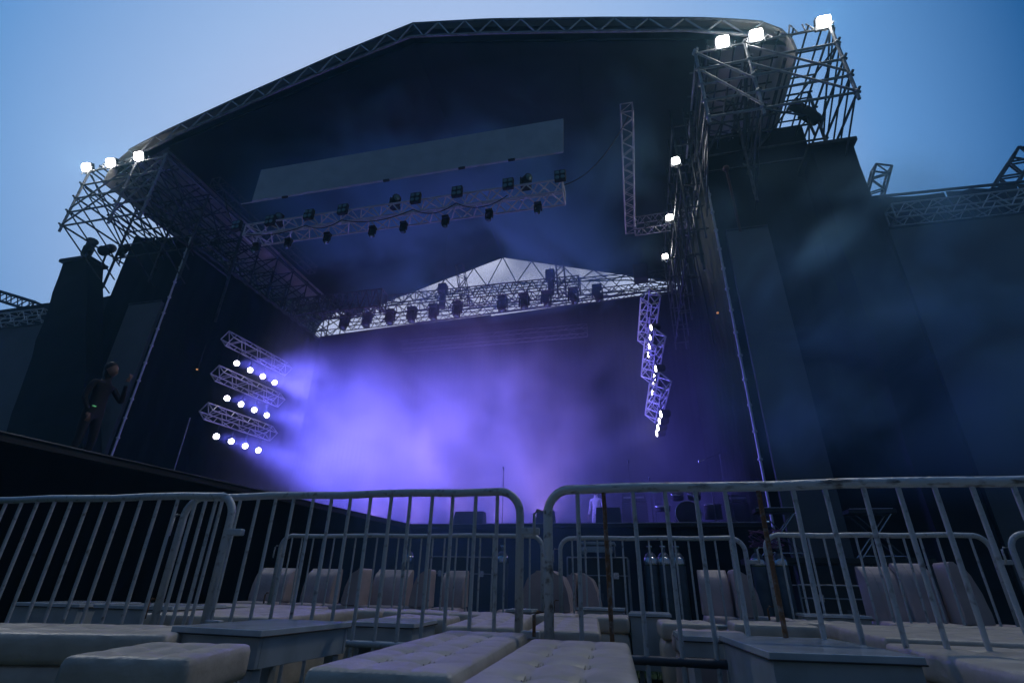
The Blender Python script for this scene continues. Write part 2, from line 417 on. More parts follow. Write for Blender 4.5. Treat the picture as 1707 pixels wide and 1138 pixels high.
def tower(side):
    f = (lambda x: x) if side == 'right' else mx
    t = empty('scaffold_tower', (f(4.3), 12, 0), 'open steel scaffold tower projecting from the %s corner of the roof' % side, 'scaffold tower')
    XS = [2.58, 3.86, 5.95]; ZS = [11.5, 12.1, 12.72, 13.34, 14.0]
    A = 'steel'; B = 'dsteel'
    for x in XS:
        tube(t, 'upright', (f(x), 10, 11.25), (f(x), 10, 14.12), .043, A)
        for y in (12, 14):
            tube(t, 'upright', (f(x), y, 10.2 if y == 12 else 9.5), (f(x), y, 14.0), .045, B)
    for z in ZS:
        tube(t, 'ledger', (f(2.5), 10.02, z), (f(6.05), 10.02, z), .034, A)
        tube(t, 'ledger', (f(2.5), 12, z), (f(6.05), 12, z), .03, B)
        tube(t, 'ledger', (f(2.5), 14, z), (f(6.05), 14, z), .03, B)
        for x in XS:
            tube(t, 'transom', (f(x+.05), 9.9, z+.04), (f(x+.05), 14.1, z+.04), .034, B if z < 13.9 else A)
            lathe(t, 'coupler', [(.055, -.045), (.075, -.03), (.075, .03), (.055, .045)], A, (f(x), 10, z), 8)
    for (xa, za, xb, zb) in ((2.62, 13.9, 3.86, 12.5), (2.62, 13.2, 3.86, 11.55), (3.9, 13.8, 5.9, 12.2), (3.86, 13.1, 5.9, 11.5)):
        tube(t, 'diagonal', (f(xa), 9.95, za), (f(xb), 9.95, zb), .03, A)
    # depth tubes on the top and through the body
    for k in range(9):
        x = 2.9 + k*.36
        tube(t, 'transom', (f(x), 9.9, 14.06), (f(x), 15.5, 13.95), .028, B)
        if k % 2: tube(t, 'transom', (f(x), 10.1, 12.75), (f(x), 15.0, 12.7), .026, B)
    for k in range(7):
        tube(t, 'ledger', (f(2.5), 10.7+k*.8, 14.1), (f(6.05), 10.7+k*.8, 14.1), .026, B)
    # raking struts below each upright
    for x in XS:
        for j, z in enumerate(ZS):
            tube(t, 'raking_strut', (f(x + .03*j), 10.05, z), (f(x + .03*j), 12.3, z-1.35), .024, B)
    for y in (10, 12):
        for x in XS[:-1]:
            i = XS.index(x)
            tube(t, 'diagonal', (f(x), y+.03, 11.5), (f(XS[i+1]), y+2, 12.9), .025, B)
            tube(t, 'diagonal', (f(x), y+1.9, 11.6), (f(XS[i+1]), y+.1, 13.3), .025, B)
    for x in XS:
        tube(t, 'diagonal', (f(x), 10.1, 13.9), (f(x), 12, 12.2), .026, B)
        tube(t, 'diagonal', (f(x), 12, 11.5), (f(x), 14, 13.9), .026, B)
        tube(t, 'diagonal', (f(x), 12, 13.9), (f(x), 14, 11.6), .026, B)
    # outrigger clamps that stand proud of the top
    rnd = random.Random(3)
    for k in range(8):
        x = 4.15 + k*.2
        tube(t, 'loose_end', (f(x), 9.98, 14.0), (f(x+rnd.uniform(-.12, .12)), 9.98+rnd.uniform(-.1, .1), 14.25+rnd.uniform(0, .12)), .022, 'alu')
    # corner poles to the ground
    for x in (2.68,):
        tube(t, 'corner_pole', (f(x), 12.0, 2.0 if side == 'left' else 0.0), (f(x), 12.0, 12.0), .03, 'alu')
    n = 15
    for k in range(n):
        lathe(t, 'coupler', [(.032, -.03), (.056, -.02), (.056, .02), (.032, .03)], 'alu', (f(2.68), 12, 2.6+k*.62), 8)
    # black cloth hung on the tower
    off = t.location
    if side == 'right':
        drape(t, 2.78, 5.7, 12.4, .05, lambda x: 13.35-.07*(x-2.78), 'cloth', 3)
        sheet('backing', [(2.78, 12.5, .05), (5.7, 12.5, .05), (5.7, 12.5, 13.0), (2.78, 12.5, 13.2)], .03, (0, 1, 0), 'cloth', t)
    else:
        drape(t, f(2.78), f(6.0), 12.4, 2.05, lambda x: 12.3+.17*(f(2.78)-x), 'cloth', 3)
        sheet('backing', [(f(2.78), 12.5, 2.05), (f(6.0), 12.5, 2.05), (f(6.0), 12.5, 12.6), (f(2.78), 12.5, 12.2)], .03, (0, 1, 0), 'cloth', t)
    # run of scaffold along the roof edge above the wall
    for k in range(8):
        y = 14 + k*1.15
        z0 = 11.85
        for x in (2.65, 3.8, 4.9):
            tube(t, 'upright', (f(x), y, z0), (f(x), y, 14.2), .032, B)
        for z in (11.9, 12.6, 13.3, 14.0):
            tube(t, 'ledger', (f(2.6), y, z), (f(5.0), y, z), .026, B)
        tube(t, 'diagonal', (f(2.65), y, 11.9), (f(4.9), y, 14.0), .024, B)
        tube(t, 'diagonal', (f(2.65), y, 11.9), (f(2.65), y+1.15, 13.6), .024, B)
        tube(t, 'diagonal', (f(3.8), y, 13.6), (f(3.8), y+1.15, 12.0), .024, B)
        tube(t, 'diagonal', (f(4.9), y, 12), (f(3.8), y+1.15, 13.9), .024, B)
    for x in (2.65, 3.8, 4.9):
        for z in (11.9, 12.6, 13.3, 14.0): tube(t, 'transom', (f(x), 14, z), (f(x), 22.6, z), .026, B)
    return t
tower('right'); tower('left')
GF = 'floodlights on the scaffold towers'
flood(3.30, 9.95, 13.85, 'white floodlight nearest the roof on the right tower, leftmost of three', GF)
flood(4.15, 9.95, 13.85, 'white floodlight in the middle of the right tower top', GF)
flood(5.80, 9.95, 13.85, 'white floodlight alone at the outer corner of the right tower, against the sky', GF)
flood(mx(3.72), 9.95, 13.9, 'white floodlight nearest the roof on the left tower, rightmost of three', GF)
flood(mx(4.95), 9.95, 13.85, 'white floodlight in the middle of the left tower top', GF)
flood(mx(6.05), 9.95, 13.85, 'white floodlight alone at the outer end of the left tower', GF)

# inner ladder frames on the right that carry three smaller floodlights
inner = empty('scaffold_bay', (2.1, 14, 0), 'narrow dark scaffold frame inside the right edge of the stage', 'scaffold frame')
rnd = random.Random(5)
for y in (12.1, 13.3, 14.6, 15.7, 16.9, 18.2, 19.4):
    for x in (2.02, 2.42):
        tube(inner, 'upright', (x, y, 9.3), (x, y, 14.3), .03, 'dsteel')
    for z in (9.6, 10.4, 11.2, 12.0, 12.8, 13.6):
        tube(inner, 'rung', (x-.45, y, z), (x+.1, y, z), .024, 'dsteel')
for z in (9.6, 11.2, 12.0, 13.6): tube(inner, 'rail', (2.02, 12.1, z), (2.02, 19.4, z), .026, 'dsteel')
GI = 'small floodlights on the inner frame'
flood(1.93, 11.9, 11.78, 'small white floodlight, highest of three down the inner right frame', GI, (-.2, -1, -.4), .13, 70)
flood(1.86, 14.5, 11.8, 'small white floodlight beside the short cross truss, middle of three', GI, (-.2, -1, -.4), .13, 70)
flood(1.80, 16.8, 11.82, 'small white floodlight just above the bright rear opening, lowest of three', GI, (-.2, -1, -.4), .12, 70)

# ------------------------------------------------------------------ trusses
def truss(name, label, group, A, B, w, h, nseg, rc=.025, rb=.014, m='alu', sidev=None, diamond=False):
    A, B = V(A), V(B); t = empty(name, (A+B)/2, label, 'truss', group)
    d = (B-A).normalized(); up = V(0, 0, 1) if abs(d.z) < .8 else V(0, 1, 0)
    s = d.cross(up).normalized(); u = s.cross(d).normalized()
    if diamond: s, u = (s+u).normalized(), (u-s).normalized()
    cs = [s*w/2+u*h/2, s*w/2-u*h/2, -s*w/2-u*h/2, -s*w/2+u*h/2]
    for c in cs: tube(t, 'chord', A+c, B+c, rc, m)
    L = (B-A)/nseg
    for k in range(nseg):
        p, q = A+L*k, A+L*(k+1)
        for f in range(4):
            a, b = (cs[f], cs[(f+1) % 4]) if (k % 2) else (cs[(f+1) % 4], cs[f])
            tube(t, 'brace', p+a, q+b, rb, m, 6)
    for e in (A, B):
        for f in range(4): tube(t, 'end_bar', e+cs[f], e+cs[(f+1) % 4], rb*1.3, m, 6)
    return t
# front light truss, cut into lengths by blinders, sits below the header screen
ft = truss('light_truss', 'long bright aluminium lighting truss hanging below the header screen', None, (-11.35, 10.8, 10.55), (-1.28, 10.8, 10.45), .55, .42, 30, .028, .019)
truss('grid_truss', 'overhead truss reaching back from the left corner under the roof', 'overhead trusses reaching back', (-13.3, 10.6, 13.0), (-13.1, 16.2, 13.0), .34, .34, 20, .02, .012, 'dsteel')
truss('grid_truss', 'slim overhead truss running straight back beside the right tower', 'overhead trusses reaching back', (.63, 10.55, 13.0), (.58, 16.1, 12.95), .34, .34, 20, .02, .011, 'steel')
truss('cross_truss', 'short cross truss between the slim overhead truss and the inner right frame', None, (.75, 16.0, 13.0), (2.6, 16.0, 13.05), .4, .55, 8, .024, .015, 'steel')
# upstage truss and the ones above it
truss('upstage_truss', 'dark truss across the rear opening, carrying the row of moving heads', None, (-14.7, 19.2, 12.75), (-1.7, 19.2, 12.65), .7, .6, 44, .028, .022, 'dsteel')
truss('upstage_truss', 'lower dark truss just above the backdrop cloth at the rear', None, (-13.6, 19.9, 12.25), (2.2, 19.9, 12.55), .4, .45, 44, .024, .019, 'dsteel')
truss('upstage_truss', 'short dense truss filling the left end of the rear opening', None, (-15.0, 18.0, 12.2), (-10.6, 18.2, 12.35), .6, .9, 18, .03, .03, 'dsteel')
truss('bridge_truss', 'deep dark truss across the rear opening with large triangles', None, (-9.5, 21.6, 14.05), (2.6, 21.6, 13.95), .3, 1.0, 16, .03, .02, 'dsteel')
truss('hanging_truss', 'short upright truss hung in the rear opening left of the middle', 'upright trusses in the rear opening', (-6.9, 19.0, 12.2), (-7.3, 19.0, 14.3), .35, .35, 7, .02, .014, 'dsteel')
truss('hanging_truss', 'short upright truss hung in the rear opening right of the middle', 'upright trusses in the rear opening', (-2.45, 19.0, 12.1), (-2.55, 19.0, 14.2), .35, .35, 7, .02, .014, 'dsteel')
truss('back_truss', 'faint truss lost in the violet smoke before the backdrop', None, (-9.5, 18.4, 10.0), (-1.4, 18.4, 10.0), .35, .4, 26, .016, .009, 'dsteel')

def cable(a, b, sag, label, r=.014, grp='cables under the roof'):
    a, b = V(a), V(b); bm = bmesh.new()
    bm_tube_path(bm, [a.lerp(b, t/14) - V(0, 0, sag*4*(t/14)*(1-t/14)) for t in range(15)], r, 6)
    return tag(obj('cable', bm, 'blackm', smooth=True), label, 'cable', grp)
for k_, (xa, xb) in enumerate(((-11.2, -9.1), (-9.1, -7.9), (-7.9, -5.6), (-5.6, -4.3), (-4.3, -2.8))):
    cable((xa, 10.5, 10.35), (xb, 10.5, 10.35), .16+.03*k_, 'black cable drooping under the light truss, %s from the left' % ('first', 'second', 'third', 'fourth', 'fifth')[k_])
cable((.65, 10.7, 12.8), (-1.3, 10.8, 10.7), .5, 'black cable swagged from the slim overhead truss to the light truss')
cable((2.6, 12.0, 11.8), (.7, 15.8, 12.7), .6, 'black cable swagged from the right tower to the cross truss')
cable((2.05, 12.1, 9.4), (2.2, 12.3, 6.2), 0, 'black cable hanging down the right inner frame')
cable((-13.2, 11, 12.8), (-11.5, 10.8, 10.7), .4, 'black cable swagged from the left overhead truss to the light truss')

# header screen
hs = empty('header_screen', (-6.3, 10.55, 12.3), 'long blank grey header screen under the roof above the light truss', 'screen')
sheet('screen_face', [(-11.38, 10.5, 11.72), (-1.22, 10.5, 11.66), (-1.19, 10.5, 12.95), (-11.4, 10.5, 13.06)], .06, (0, 1, 0), 'screen', hs)
tube(hs, 'bottom_batten', (-11.75, 10.48, 11.64), (-1.22, 10.48, 11.60), .018, 'alu')
for x in (-10.1, -6.6, -4.2, -2.7): box(hs, 'hanging_clamp', (x, 10.45, 11.6), (.2, .06, .06), 'blackm', .01)

# blinders: four-lamp heads on the light truss
bx = [-11.62, -10.35, -8.95, -7.72, -5.98, -4.98, -3.72, -2.4, -1.32][:9]
pos9 = ['at the left end of the light truss', 'second from the left end of the light truss', 'third from the left end of the light truss',
        'fourth from the left end of the light truss', 'in the middle of the light truss', 'just right of the middle of the light truss',
        'third from the right end of the light truss', 'second from the right end of the light truss', 'at the right end of the light truss']
bxs = [-11.62, -10.33, -9.0, -7.86, -5.3, -3.92, -2.55, -1.32]
bxs = [-11.62, -10.40, -9.05, -7.90, -5.55, -4.28, -2.78, -1.32]
names8 = [pos9[0], pos9[1], pos9[2], pos9[3], pos9[5], pos9[6], pos9[7], pos9[8]]
for x, nm in zip(bxs, names8):
    t = empty('blinder_light', (x, 10.42, 10.72), 'unlit four-lamp blinder ' + nm, 'stage light', 'four-lamp blinders on the light truss')
    box(t, 'housing', (x, 10.46, 10.72), (.31, .12, .35), 'blackm', .015)
    for dx in (-.075, .075):
        for dz in (-.085, .085):
            lathe(t, 'lamp', [(.0, .0), (.058, .0), (.066, .03), (.05, .05)], 'glass', (x+dx, 10.385, 10.72+dz), 14, Matrix.Rotation(R(90), 4, 'X').inverted())
def moving_head(x, y, z, label, grp, up=False, s=1.0, tilt=30, pan=0, m='blackm'):
    t = empty('moving_head', (x, y, z), label, 'stage light', grp)
    k = 1 if up else -1
    box(t, 'base', (x, y, z + k*.07*s), (.34*s, .30*s, .13*s), m, .02*s)
    for sx in (-1, 1): box(t, 'yoke_arm', (x+sx*.17*s, y, z+k*.30*s), (.05*s, .12*s, .34*s), m, .012*s)
    rot = Matrix.Rotation(R(pan), 4, 'Z') @ Matrix.Rotation(R(tilt), 4, 'X')
    lathe(t, 'head', [(.05*s, -.22*s), (.11*s, -.2*s), (.13*s, -.05*s), (.13*s, .12*s), (.145*s, .2*s), (.12*s, .22*s)], m, (x, y, z+k*.38*s), 14, rot)
    lathe(t, 'lens', [(.0, 0), (.1*s, 0), (.11*s, .01*s)], 'glass', V(x, y, z+k*.38*s) + (rot @ V(0, 0, .222*s)), 14, rot)
    return t
for x, nm in ((-10.45, 'left'), (-6.4, 'middle'), (-2.35, 'right')):
    moving_head(x, 10.8, 10.8, 'moving light standing on top of the light truss, %s of three' % nm, 'moving lights on top of the light truss', True, .85, 110, 40)
for i, x in enumerate([-11.0, -9.85, -8.5, -7.0, -6.0, -4.7, -3.4, -2.0]):
    moving_head(x, 10.8, 10.18, 'dim moving head slung under the light truss, number %s from its left end' % ['one', 'two', 'three', 'four', 'five', 'six', 'seven', 'eight'][i], 'moving heads under the light truss', False, .58, 150+7*i, 20*i)
GM = 'moving heads silhouetted in the rear opening'
hx = [-13.1, -11.9, -10.7, -9.6, -8.5, -7.35, -5.2, -4.2, -3.2, -2.0, -.95]
wd = ['far left', 'second from the left', 'third from the left', 'fourth from the left', 'fifth from the left', 'sixth from the left', 'sixth from the right', 'fifth from the right', 'fourth from the right', 'second from the right', 'far right']
for i, x in enumerate(hx):
    moving_head(x, 19.2, 12.35 + .02*i, 'dark moving head hanging in the rear opening, ' + wd[i], GM, False, 1.25, 160+5*i, 30*i)
for x, z, nm in ((-8.15, 13.1, 'left'), (-3.0, 13.2, 'right')):
    s = empty('chain_hoist', (x, 19.2, z), 'dark bulky hoist hanging in the rear opening, %s one of two' % nm, 'hoist', 'hoists in the rear opening')
    box(s, 'motor_body', (x, 19.2, z+.15), (.42, .4, .5), 'blackm', .06)
    box(s, 'chain_bag', (x+.03, 19.2, z-.5), (.28, .3, .75), 'blackm', .09)
    tube(s, 'chain', (x, 19.2, z+.4), (x, 19.2, 16.5), .012, 'dsteel')
s = empty('chain_hoist', (1.05, 19.3, 12.9), 'dark square hoist above the right hanging lamps', 'hoist', 'hoists in the rear opening')
box(s, 'motor_body', (.95, 19.3, 13.0), (.6, .5, .75), 'blackm', .05)

# side light ladders: three short trusses each side, four lit lamps under each
LC = (.18, .15, 1.0)
def side_rig(side):
    if side == 'left': X, x2, s = -14.4, -14.2, 1
    else: X, x2, s = .92, .80, -1
    for j, (z, wd_) in enumerate(((8.75, 'top'), (7.35, 'middle'), (5.93, 'bottom'))):
        truss('side_truss', '%s short box truss of the three stacked at the %s of the stage' % (wd_, side), 'stacked side trusses', (X, 14.05, z), (x2, 17.3, z+.08), .42, .42, 8, .024, .016, 'alu', diamond=True)
        for k in range(4):
            y = 14.75 + .69*k; x = X + (x2-X)*(y-14)/3.3; zz = z - .72
            nm = ['nearest', 'second', 'third', 'farthest'][k]
            t = empty('side_lamp', (x, y, zz+.35), '%s lit round lamp under the %s side truss at the %s' % (nm, wd_, side), 'stage light', 'lit lamps under the side trusses')
            d = V(s*1.0, -.62 if side == 'left' else -.25, -.22).normalized() if side == 'left' else V(-1, -.16, -.12).normalized()
            rot = aim(d)
            lathe(t, 'lamp_can', [(.05, .26), (.11, .22), (.125, .0), (.135, -.02), (.118, -.021)], 'blackm', (x, y, zz), 16, rot)
            lathe(t, 'lamp_face', [(0, -.034), (.088, -.032), (.096, -.022)], 'par', (x, y, zz), 18, rot)
            tube(t, 'yoke', (x, y, zz+.1), (x, y, zz+.5), .018, 'dsteel')
            b = V(1, .12, -.2) if side == 'left' else V(-1, .12, -.35)
            spot(t, 'lamp', V(x, y, zz)+d*.1, b, LC, (3600 if side == 'left' else 500), 50 if side == 'left' else 26, .8, .1)
side_rig('left'); side_rig('right')

# wash lights on the stage floor behind the deck edge
for i, x in enumerate((-9.6, -8.0, -6.4, -4.8, -3.2)):
    y = 18.2
    t = empty('floor_light', (x, y, 2.0), 'violet wash light on the stage floor in the smoke, %s of five from the left' % ('first', 'second', 'third', 'fourth', 'fifth')[i], 'stage light', 'wash lights on the stage floor')
    box(t, 'base', (x, y, 2.05), (.3, .3, .1), 'blackm', .02)
    lathe(t, 'lamp_can', [(.08, 0), (.12, .05), (.13, .25), (.12, .25)], 'blackm', (x, y, 2.1), 14)
    lathe(t, 'lamp_face', [(0, .24), (.115, .24), (.116, .235)], 'par', (x, y, 2.1), 14)
    spot(t, 'lamp', (x, y, 2.37), (.0, .06, 1), (.60, .34, 1.0), 1500, 84, 1.0, .5)

# ------------------------------------------------------------------ video screens and outer walls
def screen(name, label, pts, m='screen_dark', th=.12):
    c = sum((V(p) for p in pts), V(0, 0, 0))/len(pts)
    t = empty(name, c, label, 'screen', 'side screens')
    sheet('screen_face', pts, th, (0, 1, 0), m, t)
    tl, tr = V(pts[3]), V(pts[2]); tube(t, 'top_frame', tl+V(0, -.01, .03), tr+V(0, -.01, .03), .03, 'dsteel')
    return t
screen('video_screen', 'tall grey screen just right of the bright corner pole', [(2.9, 11.88, .6), (4.0, 11.88, .6), (3.93, 11.88, 9.25), (2.9, 11.88, 9.25)])
screen('video_screen', 'tall narrow grey screen left of the left corner pole', [(-16.65, 11.88, 2.02), (-15.42, 11.88, 2.02), (-15.35, 11.88, 9.2), (-16.75, 11.88, 9.2)])
screen('video_screen', 'very large grey screen filling the right edge of the view', [(6.6, 12.0, .5), (14.5, 12.0, .5), (14.5, 12.0, 8.8), (6.66, 12.0, 8.8)])
screen('video_screen', 'large dark grey screen at the far left behind the covered column', [(-29, 12.0, 2.02), (-19.2, 12.0, 2.02), (-19.2, 12.0, 8.9), (-29, 12.0, 8.9)])
def cwall(label, pts):
    c = sum((V(p) for p in pts), V(0, 0, 0))/len(pts)
    t = empty('cloth_wall', (c.x, c.y, 0), label, 'wall')
    top = sorted([(p[0], p[2]) for p in pts if p[2] > 1])
    def zt(x):
        for (a, za), (b, zb) in zip(top, top[1:]):
            if x <= b: return za+(zb-za)*max(0, (x-a))/(b-a)
        return top[-1][1]
    sheet('backing', [(p[0], p[1]+.15, p[2]-(.12 if p[2] > 1 else 0)) for p in pts], .05, (0, 1, 0), 'cloth2', t)
    drape(t, top[0][0], top[-1][0], pts[0][1], .02, zt, 'cloth2', max(3, int((top[-1][0]-top[0][0])/1.5)), .05); return t
w_ = cwall('black cloth wall running off to the right behind the large screen', [(3.9, 12.6, 0), (14.8, 12.6, 0), (14.8, 12.6, 10.05), (10.9, 12.6, 10.12), (9.4, 12.6, 10.22), (9.25, 12.6, 10.32), (9.05, 12.6, 10.2), (7.4, 12.6, 10.25), (6.2, 12.6, 10.35), (3.9, 12.6, 10.4)])
tube(w_, 'top_pipe', (6.2, 12.58, 10.33), (14.8, 12.58, 10.03), .04, 'dsteel')
w_ = cwall('black cloth wall running off to the left behind the far left screen', [(-30, 12.6, 0), (-18.5, 12.6, 0), (-18.5, 12.6, 10.25), (-22, 12.6, 10.3), (-30, 12.6, 10.2)])
truss('wall_truss', 'aluminium truss along the top of the right cloth wall', 'trusses along the outer walls', (6.75, 11.9, 9.15), (14.5, 11.9, 9.05), .35, .42, 26, .022, .014, 'alu')
truss('wall_truss', 'aluminium truss along the top of the far left cloth wall', 'trusses along the outer walls', (-29, 11.9, 9.2), (-20.5, 11.9, 9.2), .35, .42, 26, .022, .014, 'alu')
truss('leaning_truss', 'stub of truss leaning up over the right cloth wall against the sky', None, (7.8, 14.5, 11.4), (8.3, 14.2, 12.62), .42, .42, 5, .035, .025, 'dsteel')
truss('leaning_truss', 'thick truss rising over the wall at the right edge of the view', None, (11.2, 14.5, 11.4), (12.1, 14.3, 12.5), .45, .45, 5, .045, .03, 'dsteel')
truss('leaning_truss', 'truss sloping down over the wall at the left edge of the view', None, (-30.0, 14.5, 13.0), (-25.6, 14.4, 11.5), .42, .42, 10, .04, .028, 'dsteel')
t = empty('marker_pole', (3.2, 11.7, 9.2), 'thin reddish pole with a knob standing above the right screen', 'pole')
tube(t, 'shaft', (3.25, 11.9, 9.2), (3.05, 11.2, 10.75), .035, 'redpole')
lathe(t, 'knob', [(0, -.09), (.07, -.06), (.09, 0), (.07, .06), (0, .09)], 'redpole', (3.05, 11.2, 10.8), 10)
t = empty('inner_pole', (-12.9, 12.1, 2), 'thin pole standing on the side stage left of the side lamps', 'pole')
tube(t, 'shaft', (-12.9, 12.1, 2.0), (-12.9, 12.1, 5.0), .016, 'steel'); lathe(t, 'foot', [(.18, 0), (.18, .02), (.03, .05)], 'dsteel', (-12.9, 12.1, 2.0), 10)

def column(label, top, base, ztop_, zbase, cap):
    """top/base: (x0,x1,y0,y1)"""
    t = empty('covered_column', ((base[0]+base[1])/2, (base[2]+base[3])/2, zbase), label, 'column', 'cloth-covered columns')
    off = t.location; bm = bmesh.new(); rows = []
    rnd = random.Random(int(top[0]*10))
    for k in range(15):
        f = k/14; a = [base[i]+(top[i]-base[i])*f for i in range(4)]; z = zbase+(ztop_-zbase)*f
        w = [rnd.uniform(-.03, .03) for _ in range(4)]
        rows.append([bm.verts.new(V(a[0]+w[0], a[2]+w[2], z)-off), bm.verts.new(V(a[1]+w[1], a[2]+w[3], z)-off),
                     bm.verts.new(V(a[1]+w[0], a[3], z)-off), bm.verts.new(V(a[0]+w[1], a[3], z)-off)])
    for A, B in zip(rows, rows[1:]):
        for k in range(4): bm.faces.new((A[k], A[(k+1) % 4], B[(k+1) % 4], B[k]))
    bm.faces.new(rows[-1]); bm.faces.new(rows[0][::-1])
    obj('cloth_cover', bm, 'cloth', t)
    box(t, 'cap', ((top[0]+top[1])/2, (top[2]+top[3])/2, ztop_+.05), (top[1]-top[0]+.22, top[3]-top[2]+.2, .13), 'blackm', .02)
    return t
column('black cloth-covered column at the left with a flat cap and two spotlights', (-19.9, -18.75, 11.3, 11.9), (-18.4, -14.6, 11.3, 11.9), 11.05, 2.0, 1)
column('black cloth-covered column on the outer side of the right tower, flat cap', (5.25, 6.18, 11.3, 12.2), (5.2, 6.15, 11.3, 12.2), 11.15, 0, 1)

# followspots on the left column
def followspot(x, y, z, label, rz, tilt, m='blackm', s=1.0):
    t = empty('spotlight', (x, y, z), label, 'spotlight', 'big dark spotlights on the columns')
    tube(t, 'stand', (x, y, z-.05), (x-.05, y, z+.62*s), .035*s, m)
    rot = Matrix.Rotation(R(rz), 4, 'Z') @ Matrix.Rotation(R(tilt), 4, 'X')
    c = V(x-.05, y, z+.78*s)
    lathe(t, 'body', [(.12*s, -.42*s), (.17*s, -.36*s), (.18*s, .05*s), (.15*s, .1*s), (.15*s, .36*s), (.2*s, .44*s), (.18*s, .45*s)], m, c, 12, rot)
    box(t, 'yoke', c - V(0, 0, .12*s), (.42*s, .1, .08), m, .02)
    return t
followspot(-19.55, 11.7, 11.12, 'dark spotlight on a stand at the outer side of the left column top', 60, 70)
followspot(-18.55, 11.7, 10.95, 'dark spotlight tilted down at the inner side of the left column top', 40, 130)
followspot(-17.75, 11.7, 11.0, 'small dark spotlight against the left tower cloth', 70, 80, s=.7)
t = followspot(5.55, 11.6, 11.95, 'dark spotlight leaning above the right column', 300, 60, s=1.05)

# ------------------------------------------------------------------ people
def person(loc, rz, label, joints, edges, radii, wear, group=None, seat=None):
    t = empty('person', loc, label, 'person', group, rz)
    return t
def skin_obj(name, par, pts, edges, rad, m, root=0, sub=2):
    me = bpy.data.meshes.new(name); me.from_pydata([V(p) for p in pts], edges, [])
    o = bpy.data.objects.new(name, me); COL.objects.link(o); o.parent = par
    md = o.modifiers.new('skin', 'SKIN'); md.use_smooth_shade = True
    sv = me.skin_vertices[0].data if me.skin_vertices else None
    if sv is None:
        o.modifiers.remove(md); bm = bmesh.new(); bm.from_mesh(me); bm.verts.layers.skin.verify(); bm.to_mesh(me); bm.free()
        md = o.modifiers.new('skin', 'SKIN'); md.use_smooth_shade = True; sv = me.skin_vertices[0].data
    for i, r in enumerate(rad): sv[i].radius = (r, r) if not isinstance(r, tuple) else r; sv[i].use_root = (i == root)
    s = o.modifiers.new('sub', 'SUBSURF'); s.levels = sub; s.render_levels = sub
    me.materials.append(M[m]); return o
def figure(loc, rz, label, top, legs, arm_up=True, scale=1.0):
    t = empty('person', loc, label, 'person', None, rz)
    t.scale = (scale,)*3
    # 0 pelvis 1 waist 2 chest 3 neck base 4 neck 5 skull
    P = [(0, 0, .92), (0, 0, 1.08), (0, 0, 1.30), (0, 0, 1.44), (0, -.01, 1.52), (0, -.02, 1.60), (0, -.02, 1.70)]
    E = [(0, 1), (1, 2), (2, 3), (3, 4), (4, 5), (5, 6)]
    Rr = [(.15, .11), (.135, .10), (.165, .11), (.09, .07), .055, .085, .075]
    def add(pts, rads, frm):
        i = frm
        for p, r in zip(pts, rads):
            P.append(p); Rr.append(r); E.append((i, len(P)-1)); i = len(P)-1
        return i
    add([(-.1, 0, .86), (-.11, -.03, .48), (-.12, .02, .09), (-.12, -.12, .04)], [.085, .058, .042, .035], 0)
    add([(.1, 0, .86), (.12, -.05, .48), (.13, .02, .09), (.13, -.12, .04)], [.085, .058, .042, .035], 0)
    add([(-.19, 0, 1.40), (-.25, .02, 1.12), (-.24, -.12, .9)], [.055, .042, .032], 2)
    if arm_up: w = add([(.19, 0, 1.40), (.27, -.16, 1.17), (.12, -.27, 1.44)], [.055, .042, .030], 2)
    else: w = add([(.19, 0, 1.40), (.25, .02, 1.12), (.24, -.12, .9)], [.055, .042, .032], 2)
    skin_obj('body', t, P, E, Rr, top)
    hd = bmesh.new(); bmesh.ops.create_uvsphere(hd, u_segments=16, v_segments=12, radius=1)
    for v in hd.verts:
        v.co = V(v.co.x*.078, v.co.y*.095 - (.012 if v.co.z < 0 else 0), v.co.z*.118)
        if v.co.y < -.085 and abs(v.co.x) < .02 and -.04 < v.co.z < .02: v.co.y -= .02
    bmesh.ops.translate(hd, verts=hd.verts, vec=(0, -.035, 1.65)); obj('head', hd, 'skin', t, True)
    hr = bmesh.new(); bmesh.ops.create_uvsphere(hr, u_segments=14, v_segments=10, radius=1)
    for v in hr.verts: v.co = V(v.co.x*.088, v.co.y*.1, v.co.z*.10)
    bmesh.ops.translate(hr, verts=hr.verts, vec=(0, -.005, 1.70)); obj('hair', hr, 'hair', t, True)
    for hx_, hy, hz in ([(.10, -.28, 1.47)] if arm_up else [(.24, -.15, .86)]) + [(-.24, -.15, .86)]:
        pts = [(hx_, hy, hz), (hx_, hy-.02, hz+(.06 if hz > 1 else -.06))]; ed = [(0, 1)]; rd = [.026, .032]
        for q in range(4):
            pts += [(hx_+(q-1.5)*.017, hy-.035, hz+(.11 if hz > 1 else -.11)), (hx_+(q-1.5)*.018, hy-.02, hz+(.15 if hz > 1 else -.15)+.006*(q % 2))]
            n_ = len(pts); ed += [(1, n_-2), (n_-2, n_-1)]; rd += [.009, .008]
        pts += [(hx_-.04, hy-.02, hz+(.06 if hz > 1 else -.06))]; ed += [(0, len(pts)-1)]; rd += [.01]
        skin_obj('hand', t, pts, ed, rd, 'skin', 0, 1)
    return t
pl = figure((-7.75, 5.6, 1.95), R(100), 'person in dark clothes on the side stage at left, one hand raised to the face', 'darkwear', 'darkwear', True, .93)
bx_ = bmesh.new(); bm_box(bx_, (-.16, -.13, .98), (.05, .03, .012)); obj('green_tag', bx_, 'green', pl)
pw = figure((-1.38, 18.2, 2.0), R(-20), 'distant person in a white shirt on the stage, right of the violet glow', 'white', 'white', False, .98)

